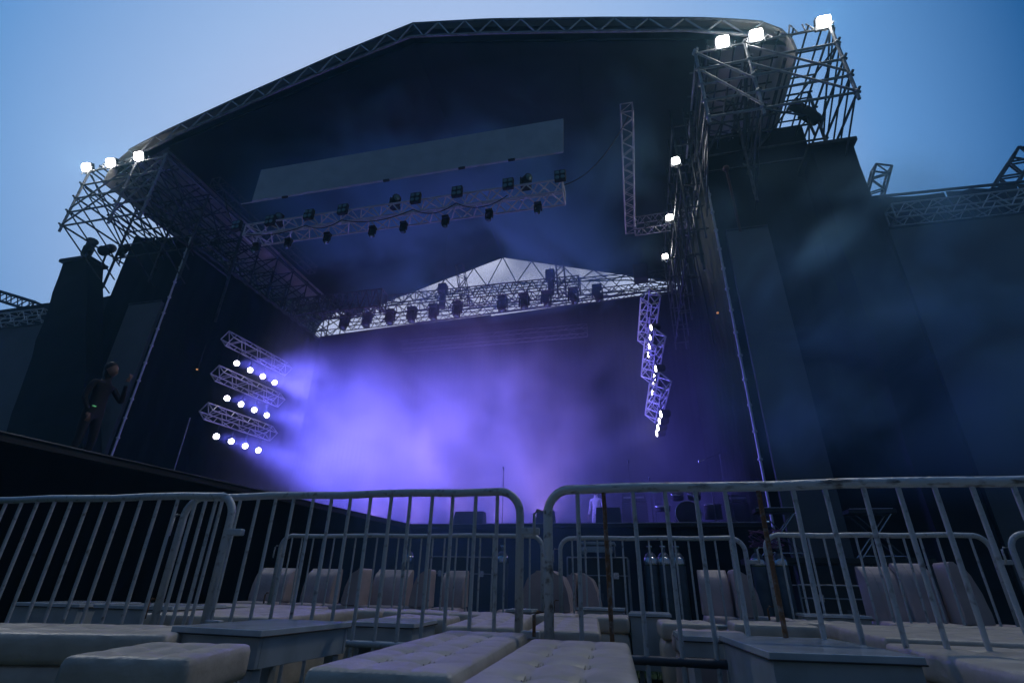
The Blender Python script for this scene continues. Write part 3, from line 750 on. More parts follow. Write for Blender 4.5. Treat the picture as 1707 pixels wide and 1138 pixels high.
# ------------------------------------------------------------------ gear on the stage
def wedge(x, y, w, h, label, m='black'):
    t = empty('stage_monitor', (x, y, 2.0), label, 'speaker', 'monitor speakers along the deck edge')
    off = t.location; bm = bmesh.new(); d = .42
    pr_ = [(-w/2, 0), (w/2, 0)]
    vs = []
    for sx in (-w/2, w/2):
        s2 = .93 if True else 1
        vs.append([bm.verts.new((sx, 0, 0)), bm.verts.new((sx, d, 0)), bm.verts.new((sx*s2, d, h)), bm.verts.new((sx*s2, .16, h))])
    bm.faces.new(vs[0]); bm.faces.new(vs[1][::-1])
    for k in range(4): bm.faces.new((vs[0][k], vs[1][k], vs[1][(k+1) % 4], vs[0][(k+1) % 4]))
    bmesh.ops.recalc_face_normals(bm, faces=bm.faces); bevel(bm, .012)
    obj('cabinet', bm, m, t)
    sheet('grille', [(x-w*.42, y-.012, 2.03), (x+w*.42, y-.012, 2.03), (x+w*.40, y+.125, 2.0+h*.92), (x-w*.40, y+.125, 2.0+h*.92)], .006, (0, -1, .3), 'blackm', t)
    for sx in (-1, 1): tube(t, 'handle', (x+sx*w*.505, y+.2, 2.0+h*.6), (x+sx*w*.505, y+.34, 2.0+h*.6), .012, 'dsteel')
    return t
wedge(-4.28, 13.0, .82, .36, 'wide black monitor speaker silhouetted at the foot of the violet glow')
wedge(-2.28, 13.0, .46, .37, 'small black monitor speaker just right of the gap between the barriers')
wedge(-.72, 13.0, .62, .42, 'black monitor speaker right of the person in the white shirt')
# drum kit
dk = empty('drum_kit', (1.2, 14.0, 2.0), 'dark drum kit with two glinting cymbals at the right of the stage', 'drum kit')
def drum(x, y, z, r, h, rx=0, nm='drum'):
    rot = Matrix.Rotation(R(rx), 4, 'X')
    lathe(dk, nm, [(0, 0), (r*.97, 0), (r, .01), (r, h-.01), (r*.97, h), (0, h)], 'blackm', (x, y, z), 18, rot)
    lathe(dk, 'hoop', [(r+.002, h-.03), (r+.018, h-.03), (r+.018, h+.005), (r+.002, h+.005), (r+.002, h-.03)], 'chrome', (x, y, z), 18, rot)
drum(1.2, 14.2, 2.32, .3, .45, 90, 'bass_drum'); drum(1.0, 14.1, 2.72, .16, .16, 25, 'tom'); drum(1.42, 14.1, 2.72, .16, .16, 25, 'tom')
drum(1.85, 14.3, 2.25, .21, .36, 5, 'floor_tom'); drum(.62, 14.3, 2.45, .19, .14, 10, 'snare')
for x, y, z in ((1.82, 13.7, 3.05), (2.25, 13.8, 3.07), (.45, 14.4, 3.0)):
    tube(dk, 'cymbal_stand', (x, y, 2.0), (x, y, z), .012, 'dsteel')
    lathe(dk, 'cymbal', [(0, .03), (.03, .028), (.04, .01), (.22, -.01), (.22, -.013), (0, .0)], 'chrome', (x, y, z), 20, Matrix.Rotation(R(24), 4, 'X'))
    for a in (0, 120, 240): tube(dk, 'stand_leg', (x, y, 2.2), (x+.2*math.cos(R(a)), y+.2*math.sin(R(a)), 2.0), .01, 'chrome')
# boom microphone stand
t = empty('microphone_stand', (2.15, 14.8, 2.0), 'tall boom microphone stand beside the drum kit', 'microphone stand')
tube(t, 'shaft', (2.3, 14.8, 2.0), (2.3, 14.8, 4.0), .011, 'dsteel'); tube(t, 'boom', (2.35, 14.8, 4.05), (1.75, 14.7, 3.8), .01, 'chrome')
for a in (0, 120, 240): tube(t, 'stand_leg', (2.3, 14.8, 2.15), (2.3+.25*math.cos(R(a)), 14.8+.25*math.sin(R(a)), 2.0), .01, 'chrome')
lathe(t, 'microphone', [(0, -.06), (.02, -.05), (.03, .04), (0, .06)], 'chrome', (1.73, 14.7, 3.8), 10)
for x, y, h, l in ((-3.5, 13.6, 1.5, 'straight microphone stand between the first two monitor speakers'), (-.15, 13.5, 1.55, 'straight microphone stand right of the third monitor speaker'), (.35, 13.9, 1.2, 'short microphone stand in front of the snare drum')):
    t = empty('microphone_stand', (x, y, 2.0), l, 'microphone stand')
    tube(t, 'shaft', (x, y, 2.0), (x, y, 2.0+h), .011, 'dsteel'); lathe(t, 'foot', [(.14, 0), (.14, .02), (.02, .04)], 'black', (x, y, 2.0), 14)
    lathe(t, 'microphone', [(0, -.09), (.016, -.08), (.026, .03), (0, .07)], 'chrome', (x, y-.03, 2.03+h), 10, Matrix.Rotation(R(50), 4, 'X'))
for x, y, w, h, l in ((-.1, 16.2, .75, 1.25, 'tall amplifier stack left of the drum kit'), (2.55, 14.6, .6, .9, 'amplifier at the right end of the stage deck')):
    t = empty('amplifier', (x, y, 2.0), l, 'amplifier')
    box(t, 'cabinet', (x, y, 2.0+h*.38), (w, .38, h*.74), 'black', .015); box(t, 'head', (x, y, 2.0+h*.87), (w*.95, .3, h*.2), 'case', .012)
    box(t, 'grille', (x, y-.195, 2.0+h*.38), (w*.9, .012, h*.66), 'case'); box(t, 'control_strip', (x, y-.155, 2.0+h*.87), (w*.8, .012, .05), 'steel')
# road cases and table on the right of the stage front
def road_case(x, y, z, w, d, h, label, grp, rz=0):
    t = empty('road_case', (x, y, z), label, 'road case', grp, rz); o0 = V(0, 0, 0)
    box(t, 'case_body', (0, 0, h/2+.1), (w, d, h), 'case', .01, off=o0)
    for sx in (-1, 1):
        for sy in (-1, 1):
            tube(t, 'corner_edge', (sx*w/2, sy*d/2, .1), (sx*w/2, sy*d/2, h+.1), .014, 'steel', off=o0)
            lathe(t, 'wheel', [(0, -.02), (.045, -.02), (.045, .02), (0, .02)], 'black', (sx*w*.4, sy*d*.4, .048), 12, Matrix.Rotation(R(90), 4, 'X'), off=o0)
        tube(t, 'lid_edge', (-w/2, sx*d/2, h+.1), (w/2, sx*d/2, h+.1), .012, 'steel', off=o0)
        tube(t, 'lid_edge', (-w/2, sx*d/2, h*.72+.1), (w/2, sx*d/2, h*.72+.1), .009, 'steel', off=o0)
    for sx in (-.3, .3):
        box(t, 'latch', (sx*w, -d/2-.008, h*.72+.1), (.09, .016, .1), 'chrome', .003, off=o0)
    box(t, 'recessed_handle', (0, -d/2-.006, h*.4+.1), (.16, .012, .11), 'dsteel', .003, off=o0)
    return t
rc = road_case(-.74, 9.6, 0, 1.0, .6, .98, 'black road case with an upturned wheeled dolly on it, in front of the stage', 'road cases before the stage')
dl = empty('dolly', (-.74, 9.45, 1.08), 'pale upturned dolly with two wheels lying on a black road case', 'dolly')
box(dl, 'board', (-.74, 9.45, 1.30), (.62, .4, .05), 'panel', .008); box(dl, 'frame_rail', (-.74, 9.24, 1.2), (.56, .03, .09), 'panel', .005)
for sx in (-.2, .22): lathe(dl, 'wheel', [(0, -.02), (.055, -.02), (.055, .02), (0, .02)], 'steel', (-.74+sx, 9.2, 1.17), 14, Matrix.Rotation(R(90), 4, 'X'))
for sx in (-1, 1): tube(dl, 'leg', (-.74+sx*.3, 9.3, 1.08), (-.74+sx*.3, 9.3, 1.28), .012, 'steel')
road_case(-3.2, 9.8, 0, 1.25, .6, .98, 'long black road case before the stage under the violet glow', 'road cases before the stage', R(3))
road_case(2.9, 9.4, 0, 1.3, .6, .62, 'low black road case behind the far right barrier', 'road cases before the stage', R(-4))
def gas(x, y, label, h=1.02):
    t = empty('gas_cylinder', (x, y, 0), label, 'gas cylinder', 'gas cylinders before the stage')
    lathe(t, 'tank', [(.0, 0), (.105, 0), (.11, .02), (.11, h), (.10, h+.06), (.07, h+.11), (.035, h+.14)], 'tank', (x, y, 0), 16)
    lathe(t, 'neck_collar', [(.112, h-.06), (.116, h-.04), (.113, h+.02), (.1, h+.065)], 'chrome', (x, y, 0), 16)
    lathe(t, 'valve', [(.03, h+.14), (.035, h+.2), (.05, h+.21), (.05, h+.235), (0, h+.24)], 'chrome', (x, y, 0), 10)
for x, l in ((.13, 'leftmost of three gas cylinders right of the road case'), (.34, 'middle of three gas cylinders right of the road case'), (.55, 'rightmost of three gas cylinders right of the road case'),
             (1.74, 'left of a pair of gas cylinders tangled in purple hose'), (2.05, 'right of a pair of gas cylinders tangled in purple hose'),
             (-4.1, 'single gas cylinder at the left behind the middle barrier'), (-2.35, 'single gas cylinder just left of the gap between the barriers')):
    gas(x, 9.2, l)
bm = bmesh.new(); rnd = random.Random(9); pts = []
for k in range(60):
    a = k*.9; pts.append((1.9+.22*math.cos(a)+rnd.uniform(-.05, .05), 9.15+.1*math.sin(a*1.3), 1.36+.12*math.sin(a*.7)+rnd.uniform(-.03, .03)))
bm_tube_path(bm, pts, .011, 6); tag(obj('hose', bm, 'purple', smooth=True), 'tangle of purple hose over two gas cylinders', 'hose')
# keyboard stands and console on the right
def xstand(x, y, z, label, w=.8):
    t = empty('keyboard_stand', (x, y, z), label, 'stand', 'stands right of the stage')
    for yy in (-.15, .15):
        tube(t, 'leg', (x-.35, y+yy, z), (x+.3, y+yy, z+.75), .014, 'chrome'); tube(t, 'leg', (x+.35, y+yy, z), (x-.3, y+yy, z+.75), .014, 'dsteel')
    box(t, 'keyboard', (x, y, z+.80), (w, .34, .08), 'black', .01)
    for k in range(14): box(t, 'key', (x-w*.42+k*w*.064, y-.08, z+.845), (w*.055, .14, .014), 'white', .002)
    tube(t, 'crossbar', (x-.35, y-.15, z+.03), (x+.35, y-.15, z+.03), .014, 'chrome')
xstand(2.62, 11.3, 1.25, 'keyboard on a crossed stand just right of the corner pole')
xstand(4.2, 11.2, 1.2, 'keyboard on a crossed stand further right before the grey screen')
pf = empty('riser', (3.4, 11.3, 0), 'low black riser under the keyboards at the right of the stage', 'riser')
box(pf, 'platform', (3.4, 11.3, 1.14), (3.0, .9, .1), 'deck', .01)
for sx in (-1.4, -.5, .5, 1.4):
    for sy in (-.4, .4): tube(pf, 'leg', (3.4+sx, 11.3+sy, 0), (3.4+sx, 11.3+sy, 1.1), .03, 'dsteel')
for x in (-15.6, ):
    pass
# little warm lamps on the walls
for p, l in (((-13.1, 12.0, 6.55), 'tiny warm lamp on the dark left side wall'), ((2.35, 12.0, 6.9), 'tiny reddish lamp on the dark cloth right of the hanging lamps')):
    t = empty('work_lamp', p, l, 'lamp', 'tiny warm lamps')
    box(t, 'bulb', p, (.05, .05, .04), 'amber', .01); tube(t, 'cable', V(p)+V(0, .02, .02), V(p)+V(0, .05, .9), .008, 'blackm')

# ------------------------------------------------------------------ crowd barriers
def barrier(label, x0, x1, y, h, nb, rust=(), rz=0, group='steel crowd barriers', zr=.33, rf=.021, rb=.0098, worn=False, zb=.12):
    w = x1-x0
    t = empty('crowd_barrier', ((x0+x1)/2, y, 0), label, 'barrier', group, rz); o0 = V(0, 0, 0)
    rr = .115; pts = [(-w/2, 0, zb), (-w/2, 0, h-rr)]
    for k in range(1, 8):
        a = math.pi - k*math.pi/16; pts.append((-w/2+rr+rr*math.cos(a), 0, h-rr+rr*math.sin(a)))
    nseg = 8
    bm = bmesh.new()
    for k in range(nseg+1): pts.append((-w/2+rr+(w-2*rr)*k/nseg, 0, h + .004*math.sin(k*1.9+x0)))
    for k in range(1, 8):
        a = math.pi/2 - k*math.pi/16; pts.append((w/2-rr+rr*math.cos(a), 0, h-rr+rr*math.sin(a)))
    pts += [(w/2, 0, h-rr), (w/2, 0, zb)]
    bm_tube_path(bm, pts, rf, 12); obj('frame', bm, 'worn' if worn else 'barrier', t, True)
    tube(t, 'bottom_rail', (-w/2, 0, zr), (w/2, 0, zr), rf*.8, 'dsteel' if worn else 'barrier', 10, off=o0)
    tube(t, 'bottom_rail', (-w/2, 0, zb), (w/2, 0, zb), rf*.7, 'barrier', 10, off=o0)
    for i in range(nb):
        x = -w/2 + w*(i+1)/(nb+1) + random.uniform(-.004, .004)
        lean = random.uniform(-.006, .006)
        tube(t, 'bar', (x, 0, zb), (x+lean, 0, h), rb, 'rust' if i in rust else 'barrier', 10, off=o0)
    for sx in (-1, 1):
        fx = sx*(w/2-.25)
        tube(t, 'foot', (fx, -.24, .012), (fx, .24, .012), rf*.8, 'barrier', 8, off=o0)
        tube(t, 'foot_post', (fx, 0, .012), (fx, 0, zb), rf*.8, 'barrier', 8, off=o0)
    for z in (h-.20, .40):
        box(t, 'coupling_bracket', (w/2+.055, -.0, z), (.095, .035, .035), 'barrier', .006, off=o0)
    bm = bmesh.new()
    hk = [(-w/2, 0, h-.10), (-w/2-.055, 0, h-.10), (-w/2-.07, 0, h-.115), (-w/2-.07, 0, h-.22)]
    bm_tube_path(bm, hk, .008, 8); obj('hook', bm, 'barrier', t, True)
    bm = bmesh.new(); hk = [(-w/2, 0, .50), (-w/2-.055, 0, .50), (-w/2-.07, 0, .485), (-w/2-.07, 0, .40)]
    bm_tube_path(bm, hk, .008, 8); obj('hook', bm, 'rust', t, True)
    return t
barrier('steel crowd barrier at the left, running out of the picture', -4.50, -2.24, 2.56, 1.045, 16, rz=0, rb=.0098)
barrier('steel crowd barrier in the middle, left of the gap over the tufted benches', -2.70, -.60, 2.70, 1.06, 16, rb=.0098)
barrier('worn steel crowd barrier at the right with two rusty bars', -.44, 2.26, 2.62, 1.05, 18, rust=(1, 6), worn=True, rb=.0105, rf=.023)
barrier('far crowd barrier left of the gap, before the stage', -3.78, -.92, 5.15, 1.055, 22, group='far crowd barriers', rb=.009)
barrier('far crowd barrier right of the gap, before the stage', -.78, .92, 5.35, 1.05, 13, group='far crowd barriers', rb=.009)
barrier('far crowd barrier behind the right seats', 1.05, 2.72, 5.12, 1.055, 13, group='far crowd barriers', rb=.009)
barrier('far crowd barrier at the right edge of the picture', 2.79, 4.8, 5.0, 1.055, 15, group='far crowd barriers', rb=.009)

# ------------------------------------------------------------------ furniture
def rbox(bm, cx, cy_, z0, w, l, h, r, du=.03, tuft=None, belly=0.0):
    """rounded box from six grids; the top can be tufted"""
    hw, hl, hh = w/2, l/2, h/2
    def grid(ax, sg, na, nb_):
        vs = []
        for i in range(na+1):
            row = []
            for j in range(nb_+1):
                a = -1+2*i/na; b = -1+2*j/nb_
                p = [(sg*hw, a*hl, b*hh), (a*hw, sg*hl, b*hh), (a*hw, b*hl, sg*hh)][ax]
                q = V(p); c = V(max(-hw+r, min(hw-r, q.x)), max(-hl+r, min(hl-r, q.y)), max(-hh+r, min(hh-r, q.z)))
                d = q-c
                if d.length > 1e-9: q = c + d.normalized()*r
                if belly:
                    k = 1-(q.z/hh)**2; q.x += belly*k*(1 if q.x > 0 else -1)*(abs(q.x)/hw)**3; q.y += belly*k*(1 if q.y > 0 else -1)*(abs(q.y)/hl)**3
                if tuft and q.z > hh-r*1.001 and ax == 2 and sg > 0:
                    nx, ny, dep = tuft
                    ex = min(1, (hw-abs(q.x))/.05)*min(1, (hl-abs(q.y))/.05)
                    fx = (q.x+hw)/w*nx; fy = (q.y+hl)/l*ny
                    bx = abs(fx-round(fx)) * w/nx; by = abs(fy-round(fy)) * l/ny
                    isb = 0 < round(fx) < nx and 0 < round(fy) < ny
                    dd = math.hypot(bx, by)
                    if isb: q.z -= ex*dep*math.exp(-(dd/.035)**2)
                    if 0 < round(fx) < nx: q.z -= ex*dep*.42*math.exp(-(bx/.012)**2)
                    if 0 < round(fy) < ny: q.z -= ex*dep*.30*math.exp(-(by/.014)**2)
                    q.z += ex*dep*.35*abs(math.sin(math.pi*fx)*math.sin(math.pi*fy))
                row.append(bm.verts.new((q.x+cx, q.y+cy_, q.z+z0+hh)))
            vs.append(row)
        for i in range(na):
            for j in range(nb_): bm.faces.new((vs[i][j], vs[i+1][j], vs[i+1][j+1], vs[i][j+1]))
    na = max(6, int(w/du)); nl = max(6, int(l/du)); nh = max(5, int(h/.04))
    grid(0, 1, nl, nh); grid(0, -1, nl, nh); grid(1, 1, na, nh); grid(1, -1, na, nh); grid(2, 1, na*2, nl*2); grid(2, -1, na, nl)
    bmesh.ops.remove_doubles(bm, verts=bm.verts, dist=1e-4); bmesh.ops.recalc_face_normals(bm, faces=bm.faces)
def ottoman(x, y, w, l, rz, label, nx=3, ny=3, h=.42, m='leather', name='ottoman', cat='ottoman', group='cream leather ottomans', detail=False, zc=.10):
    t = empty(name, (x, y, 0), label, cat, group, R(rz)); o0 = V(0, 0, 0)
    bm = bmesh.new(); rbox(bm, 0, 0, h-zc, w, l, zc, .020, .02, (nx, ny, .012), .002); obj('cushion', bm, m, t, True)
    bm = bmesh.new(); rbox(bm, 0, 0, .02, w-.012, l-.012, h-zc-.018, .03, .05, None, .006); obj('base', bm, m, t, True)
    if detail:
        s = V(w/2-.006, l/2-.006, 0)
        bm = bmesh.new(); e = .02
        bm_tube_path(bm, [(-s.x+e, -s.y, h-.026), (s.x-e, -s.y, h-.026), (s.x, -s.y+e, h-.026), (s.x, s.y-e, h-.026), (s.x-e, s.y, h-.026), (-s.x+e, s.y, h-.026), (-s.x, s.y-e, h-.026), (-s.x, -s.y+e, h-.026)], .0055, 6, True)
        obj('piping', bm, m, t, True)
        for i in range(1, nx):
            for j in range(1, ny):
                bx_, by_ = -w/2+w*i/nx, -l/2+l*j/ny
                bm = bmesh.new()
                for dx in (-.006, .006):
                    bm_tube_path(bm, [(bx_+dx, by_-.03, h-.006), (bx_+dx*1.2, by_, h-.0142), (bx_+dx, by_+.03, h-.006)], .0019, 5)
                obj('stitching', bm, 'stitch', t)
    for sx in (-1, 1):
        for sy in (-1, 1): box(t, 'foot', (sx*(w/2-.05), sy*(l/2-.05), .012), (.04, .04, .024), 'black', off=o0)
    return t
B_ = 'cream leather benches'
ottoman(-.665, 1.91, .365, 1.26, 4, 'long tufted cream bench at the bottom of the picture, left of a matching bench', 3, 6, name='bench', cat='bench', group=B_, detail=True)
ottoman(-.235, 1.70, .38, 1.18, 3, 'tufted cream bench at the bottom centre with the green turf on its right', 3, 5, name='bench', cat='bench', group=B_, detail=True)
ottoman(-1.36, 1.44, .33, .38, 15, 'cream cube at the bottom left with a violet sheen, in front of a white table', 3, 3, detail=True)
ottoman(-2.38, 1.80, 1.25, .48, 20, 'long dim cream bench at the lower left corner behind the nearest cube', 6, 3, name='bench', cat='bench', group=B_, detail=True)
ottoman(1.42, 2.18, .9, 1.25, 0, 'broad dim cream bench in the lower right corner', 4, 6, name='bench', cat='bench', group=B_)
ottoman(1.72, 3.75, 1.15, 1.25, -4, 'broad cream bench behind the right barrier, left of the right edge', 5, 5, name='bench', cat='bench', group=B_)
ottoman(-2.55, 3.42, .85, 1.15, 6, 'broad tufted cream bench behind the joint of the left and middle barriers', 5, 5, name='bench', cat='bench', group=B_)
ottoman(-.92, 3.52, .38, 1.45, 8, 'tufted cream bench behind the end of the middle barrier', 3, 6, name='bench', cat='bench', group=B_)
ottoman(-.45, 3.40, .35, 1.3, 5, 'tufted cream bench seen through the left end of the right barrier', 3, 6, name='bench', cat='bench', group=B_)
ottoman(-3.2, 4.25, 1.05, .42, 3, 'far long cream bench below the left pinkish seat backs', 6, 2, name='bench', cat='bench', group=B_)
ottoman(-1.42, 3.5, .42, .42, 6, 'cream cube left of the tufted benches behind the middle barrier')
ottoman(-2.17, 4.25, .36, .42, 0, 'plain cream cube in the row before the backed seats, left end')
ottoman(-1.72, 4.25, .50, .42, 2, 'cream cube between the plain cube and a darker one in the same row')
ottoman(-1.22, 4.2, .40, .42, 0, 'darker cream cube at the right end of the row behind the middle barrier')
ottoman(-.70, 4.45, .34, .42, 0, 'cream cube behind the gap between the near barriers')
ottoman(-.31, 4.45, .36, .5, 0, 'tall-looking cream cube left of the dark-sided table')
ottoman(.24, 4.0, .34, .42, 3, 'cream cube right of the dark-sided table')
ottoman(.33, 3.45, .38, .3, -8, 'pinkish small stool before the cream cube, behind the small table', m='leather_pink', h=.40)
ottoman(.80, 4.2, .50, .45, -2, 'cream cube under the rusty bar of the right barrier')
ottoman(1.26, 4.66, .42, .4, -3, 'cream cube half hidden behind the broad bench on the right')
ottoman(1.98, 4.72, .44, .36, 0, 'cream cube before the pair of mauve seat backs')
ottoman(2.55, 4.6, .62, .42, 0, 'cream bench seat at the right edge behind the barrier')
ottoman(2.75, 3.9, .5, .5, 0, 'cream cube cut off by the right edge of the picture')

def back_seat(x, y, w, rz, label, m='leather_pink', h=.74):
    t = empty('backed_seat', (x, y, 0), label, 'seat', 'pinkish seats with curved backs', R(rz))
    bm = bmesh.new(); rbox(bm, 0, 0, .02, w, .46, .38, .03, .05, None, .004); obj('base', bm, m, t, True)
    # back: curved wedge at +y side
    bm = bmesh.new(); n = 10; rows = []
    th0, th1 = .20, .055
    nxs = 8
    for i in range(nxs+1):
        xx = -w/2 + w*i/nxs; ed = 1 - .012*(1 if i in (0, nxs) else 0)
        row = []
        for k in range(n+1):
            f = k/n; z = .40+(h-.40)*f
            yy = .22 - th1 - (th0-th1)*math.sqrt(max(0, 1-f**1.7))
            bump_ = -.006*math.sin(f*math.pi*3)**2*abs(math.sin(i*math.pi/2+.8))
            row.append((xx*ed, yy+bump_, z))
        for k in range(4):
            a = k/3*math.pi; row.append((xx*ed, .22-th1/2-th1/2*math.cos(a), h+.02*math.sin(a)))
        for k in range(n+1): row.append((xx*ed, .22, h-(h-.40)*k/n))
        rows.append([bm.verts.new(p) for p in row])
    for A, B in zip(rows, rows[1:]):
        for k in range(len(A)-1): bm.faces.new((A[k], A[k+1], B[k+1], B[k]))
    bm.faces.new(rows[0]); bm.faces.new(rows[-1][::-1])
    bmesh.ops.remove_doubles(bm, verts=bm.verts, dist=1e-5); bmesh.ops.recalc_face_normals(bm, faces=bm.faces)
    o = obj('backrest', bm, m, t)
    for p in o.data.polygons: p.use_smooth = len(p.vertices) <= 4
    for xx in (-w/6, w/6):
        bm = bmesh.new(); pp = []
        for k in range(n+1):
            f = k/n; pp.append((xx, .22-th1-(th0-th1)*math.sqrt(max(0, 1-f**1.7))-.0035, .40+(h-.40)*f))
        bm_tube_path(bm, pp, .0018, 5); obj('seam', bm, 'stitch', t)
    return t

back_seat(-4.30, 5.75, .47, 0, 'pinkish tufted seat back farthest left beyond the far barrier')
back_seat(-3.66, 5.75, .38, 0, 'pinkish tufted seat back second from the left')
back_seat(-2.76, 5.72, .42, 0, 'pinkish tufted seat back third from the left')
back_seat(-3.19, 5.62, .24, -90, 'seat turned sideways, its curved back left of the third seat back')
back_seat(-2.02, 5.72, .26, 0, 'pale tufted seat back fourth from the left in the blue glow')
back_seat(-2.42, 5.62, .20, -90, 'narrow seat turned sideways just left of the fourth seat back')
back_seat(-1.21, 5.62, .40, -90, 'seat with a curved back facing left, at the gap between the barriers')
back_seat(-.69, 5.62, .40, 90, 'seat with a curved back facing right, just right of the gap between the barriers')
back_seat(-.94, 6.25, .40, -90, 'curved seat back facing left, left one of the rear pair')
back_seat(-.46, 6.25, .40, 90, 'curved seat back facing right, right one of the rear pair')
back_seat(.66, 5.70, .27, 0, 'pinkish seat back facing the front, between the rusty and grey bars', h=.78)
back_seat(1.04, 5.75, .40, 90, 'seat with a sloping back facing right beside the single front-facing back', h=.78)
back_seat(2.14, 5.75, .29, 4, 'mauve seat back at the right, left one of a joined pair', h=.83)
back_seat(2.42, 5.73, .27, 4, 'mauve seat back at the right, right one of a joined pair', h=.86)
back_seat(2.80, 5.68, .28, 90, 'seat at the right with a sloping back turned away to the right', h=.86)

def table(x, y, w, l, rz, h, label, ap=.11, legs='post'):
    t = empty('table', (x, y, 0), label, 'table', 'low white tables', R(rz)); o0 = V(0, 0, 0)
    box(t, 'tabletop', (0, 0, h-.011), (w, l, .022), 'table', .003, off=o0)
    for sy in (-1, 1):
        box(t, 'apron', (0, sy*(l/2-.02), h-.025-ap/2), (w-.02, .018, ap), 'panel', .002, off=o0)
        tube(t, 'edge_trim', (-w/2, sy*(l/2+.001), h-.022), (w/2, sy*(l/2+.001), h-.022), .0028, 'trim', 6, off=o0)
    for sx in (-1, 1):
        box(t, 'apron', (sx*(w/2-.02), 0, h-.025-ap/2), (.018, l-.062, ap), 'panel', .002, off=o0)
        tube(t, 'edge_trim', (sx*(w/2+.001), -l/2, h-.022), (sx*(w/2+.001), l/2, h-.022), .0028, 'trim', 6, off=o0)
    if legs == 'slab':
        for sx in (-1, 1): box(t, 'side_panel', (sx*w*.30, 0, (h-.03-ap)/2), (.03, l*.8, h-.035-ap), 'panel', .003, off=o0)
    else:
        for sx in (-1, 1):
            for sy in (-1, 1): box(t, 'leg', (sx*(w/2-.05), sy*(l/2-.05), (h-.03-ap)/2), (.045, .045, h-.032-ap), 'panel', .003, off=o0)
    return t
table(-1.575, 2.18, .42, .60, -3, .44, 'white table behind the violet-sheened cube, under the middle barrier', .10)
table(-1.40, 3.02, .40, .42, 4, .42, 'small white table behind the middle barrier, right of a bigger one', .09, 'slab')
table(.55, 2.34, .45, .66, 6, .435, 'large white table at the bottom right before the right barrier', .20, 'slab')
table(.30, 3.0, .34, .36, 2, .415, 'small white table behind the bottom rail of the right barrier', .06, 'slab')
table(.02, 4.5, .30, .45, 0, .45, 'white table with a dark side between two cream cubes', .33, 'slab')
table(-.38, 5.0, .40, .3, 0, .46, 'far white table right of the gap before the stage', .10)
table(1.42, 5.0, .46, .34, -3, .46, 'far white table left of the mauve seat backs', .08)
table(-3.80, 3.15, .50, .5, 5, .45, 'worn white table at the left edge behind the left barrier', .12)
table(-3.18, 3.22, .58, .5, 3, .45, 'worn white table beside another, left of the broad tufted bench', .12)
table(-1.02, 4.72, .22, .3, 0, .44, 'tiny white table by the curved seat at the gap', .08)

# ------------------------------------------------------------------ smoke and air
def smoke_box(name, lo, hi, label, build, kind='stuff', col=(.85, .88, 1.0), aniso=.1):
    bm = bmesh.new(); c = (V(lo)+V(hi))/2; s = V(hi)-V(lo); bm_box(bm, c, s)
    m = bpy.data.materials.new(name+'_volume'); m.use_nodes = True; t = m.node_tree; t.nodes.clear()
    out = t.nodes.new('ShaderNodeOutputMaterial'); pv = t.nodes.new('ShaderNodeVolumePrincipled')
    pv.inputs['Color'].default_value = (*col, 1); pv.inputs['Anisotropy'].default_value = aniso
    t.links.new(pv.outputs[0], out.inputs['Volume'])
    build(t, pv); M[name] = m
    return tag(obj(name, bm, name), label, 'smoke', kind=kind)
class G:
    """small node-graph helper"""
    def __init__(s, t): s.t = t; s.pos = t.nodes.new('ShaderNodeNewGeometry').outputs['Position']; sp = t.nodes.new('ShaderNodeSeparateXYZ'); t.links.new(s.pos, sp.inputs[0]); s.x, s.y, s.z = sp.outputs
    def m(s, op, a, b=None, c=None):
        n = s.t.nodes.new('ShaderNodeMath'); n.operation = op
        for i, v in enumerate((a, b, c)):
            if v is None: continue
            if isinstance(v, (int, float)): n.inputs[i].default_value = v
            else: s.t.links.new(v, n.inputs[i])
        return n.outputs[0]
    def ss(s, v, a, b, x=0., y=1.):
        n = s.t.nodes.new('ShaderNodeMapRange'); n.interpolation_type = 'SMOOTHSTEP'
        s.t.links.new(v, n.inputs['Value']); n.inputs['From Min'].default_value = a; n.inputs['From Max'].default_value = b
        n.inputs['To Min'].default_value = x; n.inputs['To Max'].default_value = y; return n.outputs[0]
    def noise(s, scale, detail=2, dist=.0, sc=(1, 1, 1), loc=(0, 0, 0)):
        mp = s.t.nodes.new('ShaderNodeMapping'); mp.inputs['Scale'].default_value = sc; mp.inputs['Location'].default_value = loc
        s.t.links.new(s.pos, mp.inputs[0])
        n = s.t.nodes.new('ShaderNodeTexNoise'); n.inputs['Scale'].default_value = scale; n.inputs['Detail'].default_value = detail; n.inputs['Distortion'].default_value = dist
        s.t.links.new(mp.outputs[0], n.inputs['Vector']); return n.outputs['Fac']
def stage_smoke(t, pv):
    g = G(t); n = g.ss(g.noise(.42, 3, .4, (1, .7, .9)), .40, .66)
    left = g.ss(g.x, -13.6, -9.6); right = g.ss(g.x, -5.2, -.5, 1, .16)
    top = g.ss(g.z, 5.0, 11.6, 1, .10); base = g.ss(g.z, 2.0, 6.0, 2.3, 1.0)
    d = g.m('MULTIPLY', g.m('MULTIPLY', left, right), g.m('MULTIPLY', top, base))
    d = g.m('MULTIPLY', d, g.m('ADD', g.m('MULTIPLY', n, .15), .045))
    wv = g.m('MULTIPLY', g.ss(g.x, -14.2, -13.2), g.ss(g.x, -11.5, -9.5, 1, 0))
    wv = g.m('MULTIPLY', wv, g.m('MULTIPLY', g.ss(g.z, 5.6, 7.2), g.ss(g.z, 7.4, 8.8, 1, 0)))
    d = g.m('ADD', d, g.m('MULTIPLY', wv, g.m('MULTIPLY', n, .16)))
    t.links.new(d, pv.inputs['Density'])
smoke_box('stage_smoke', (-14.6, 12.7, 2.02), (2.6, 20.5, 11.7), 'violet-lit smoke filling the stage before the backdrop', stage_smoke)
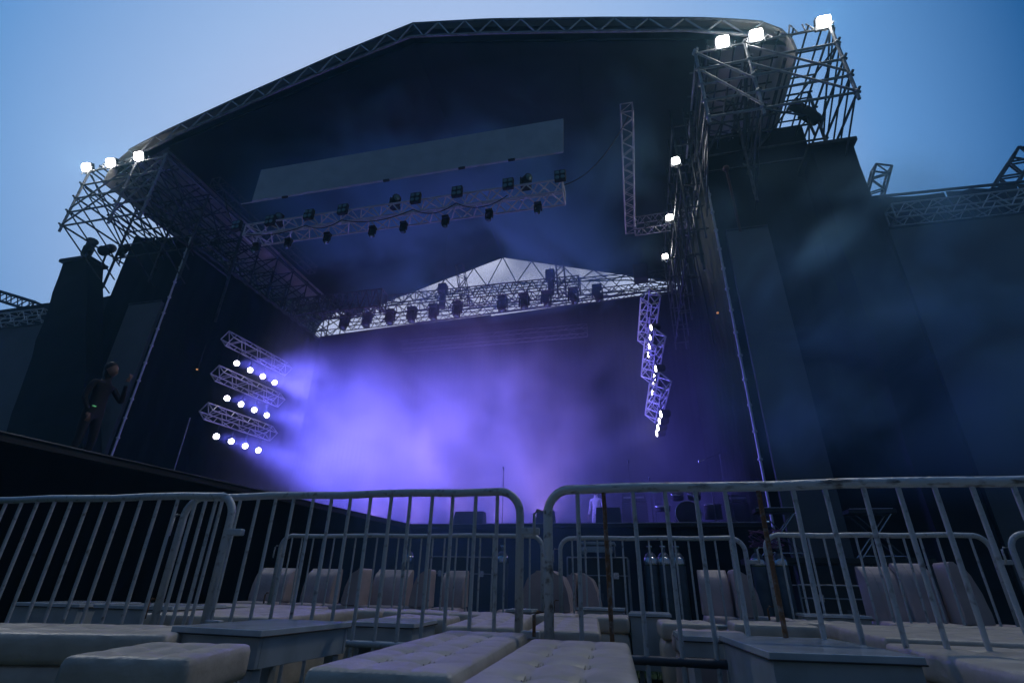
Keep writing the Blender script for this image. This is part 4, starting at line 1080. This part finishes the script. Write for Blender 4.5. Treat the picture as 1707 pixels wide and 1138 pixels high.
def roof_smoke(t, pv):
    g = G(t); n = g.ss(g.noise(.26, 3, .7, (1, 1, 1.1)), .42, .68)
    d = g.m('MULTIPLY', g.m('ADD', g.m('MULTIPLY', n, .55), .03), g.m('MULTIPLY', g.ss(g.x, -14.5, -10.0), g.ss(g.x, -2.0, 2.0, 1, 0)))
    t.links.new(d, pv.inputs['Density'])
smoke_box('roof_smoke', (-15.0, 10.62, 11.75), (2.3, 20.4, 16.5), 'thin blue smoke drifting up under the stage roof', roof_smoke, col=(.30, .68, 1))  # blue of the sky light is put into the smoke colour
def drift_smoke(t, pv):
    g = G(t); n = g.ss(g.noise(.34, 4, .9, (1, 1, 1.1), (3, 1, 2)), .43, .72)
    e = g.m('MULTIPLY', g.ss(g.x, 1.2, 3.0), g.ss(g.x, 7.5, 10.0, 1, 0))
    e = g.m('MULTIPLY', e, g.m('MULTIPLY', g.ss(g.z, 1.8, 4.6), g.ss(g.z, 6.2, 9.3, 1, 0)))
    d = g.m('MULTIPLY', e, g.m('ADD', g.m('MULTIPLY', n, .95), .06))
    t.links.new(d, pv.inputs['Density'])
smoke_box('drifting_smoke', (1.0, 8.6, 1.6), (10.2, 11.2, 10.6), 'pale blue smoke drifting before the right screens', drift_smoke, col=(.36, .72, 1))  # bluish sky light tinted into this smoke's own colour

def front_smoke(t, pv):
    g = G(t); n = g.ss(g.noise(.5, 2, .5, loc=(2, 5, 1)), .35, .7)
    e = g.m('MULTIPLY', g.ss(g.x, -5.9, -3.4), g.ss(g.x, -1.9, .4, 1, 0)); e = g.m('MULTIPLY', e, g.ss(g.z, 1.2, 4.2, 1, 0))
    t.links.new(g.m('MULTIPLY', e, g.m('ADD', g.m('MULTIPLY', n, .16), .02)), pv.inputs['Density'])
smoke_box('front_smoke', (-6.0, 7.4, .1), (.5, 12.5, 4.3), 'blue smoke spilling off the stage over the road cases', front_smoke, col=(.35, .6, 1))  # smoke colour carries the blue light as a tint
bm = bmesh.new(); bm_box(bm, (-4, 20, 9.2), (84, 50, 20.4))
m = bpy.data.materials.new('haze_volume'); m.use_nodes = True; t = m.node_tree; t.nodes.clear()
out = t.nodes.new('ShaderNodeOutputMaterial'); pv = t.nodes.new('ShaderNodeVolumePrincipled')
pv.inputs['Color'].default_value = (.3, .7, 1, 1); pv.inputs['Density'].default_value = .0035; pv.inputs['Anisotropy'].default_value = .2  # teal tone of the shadows is put into the haze colour
t.links.new(pv.outputs[0], out.inputs['Volume']); M['haze'] = m
tag(obj('haze', bm, 'haze'), 'thin evening haze over the whole ground', 'haze', kind='stuff')
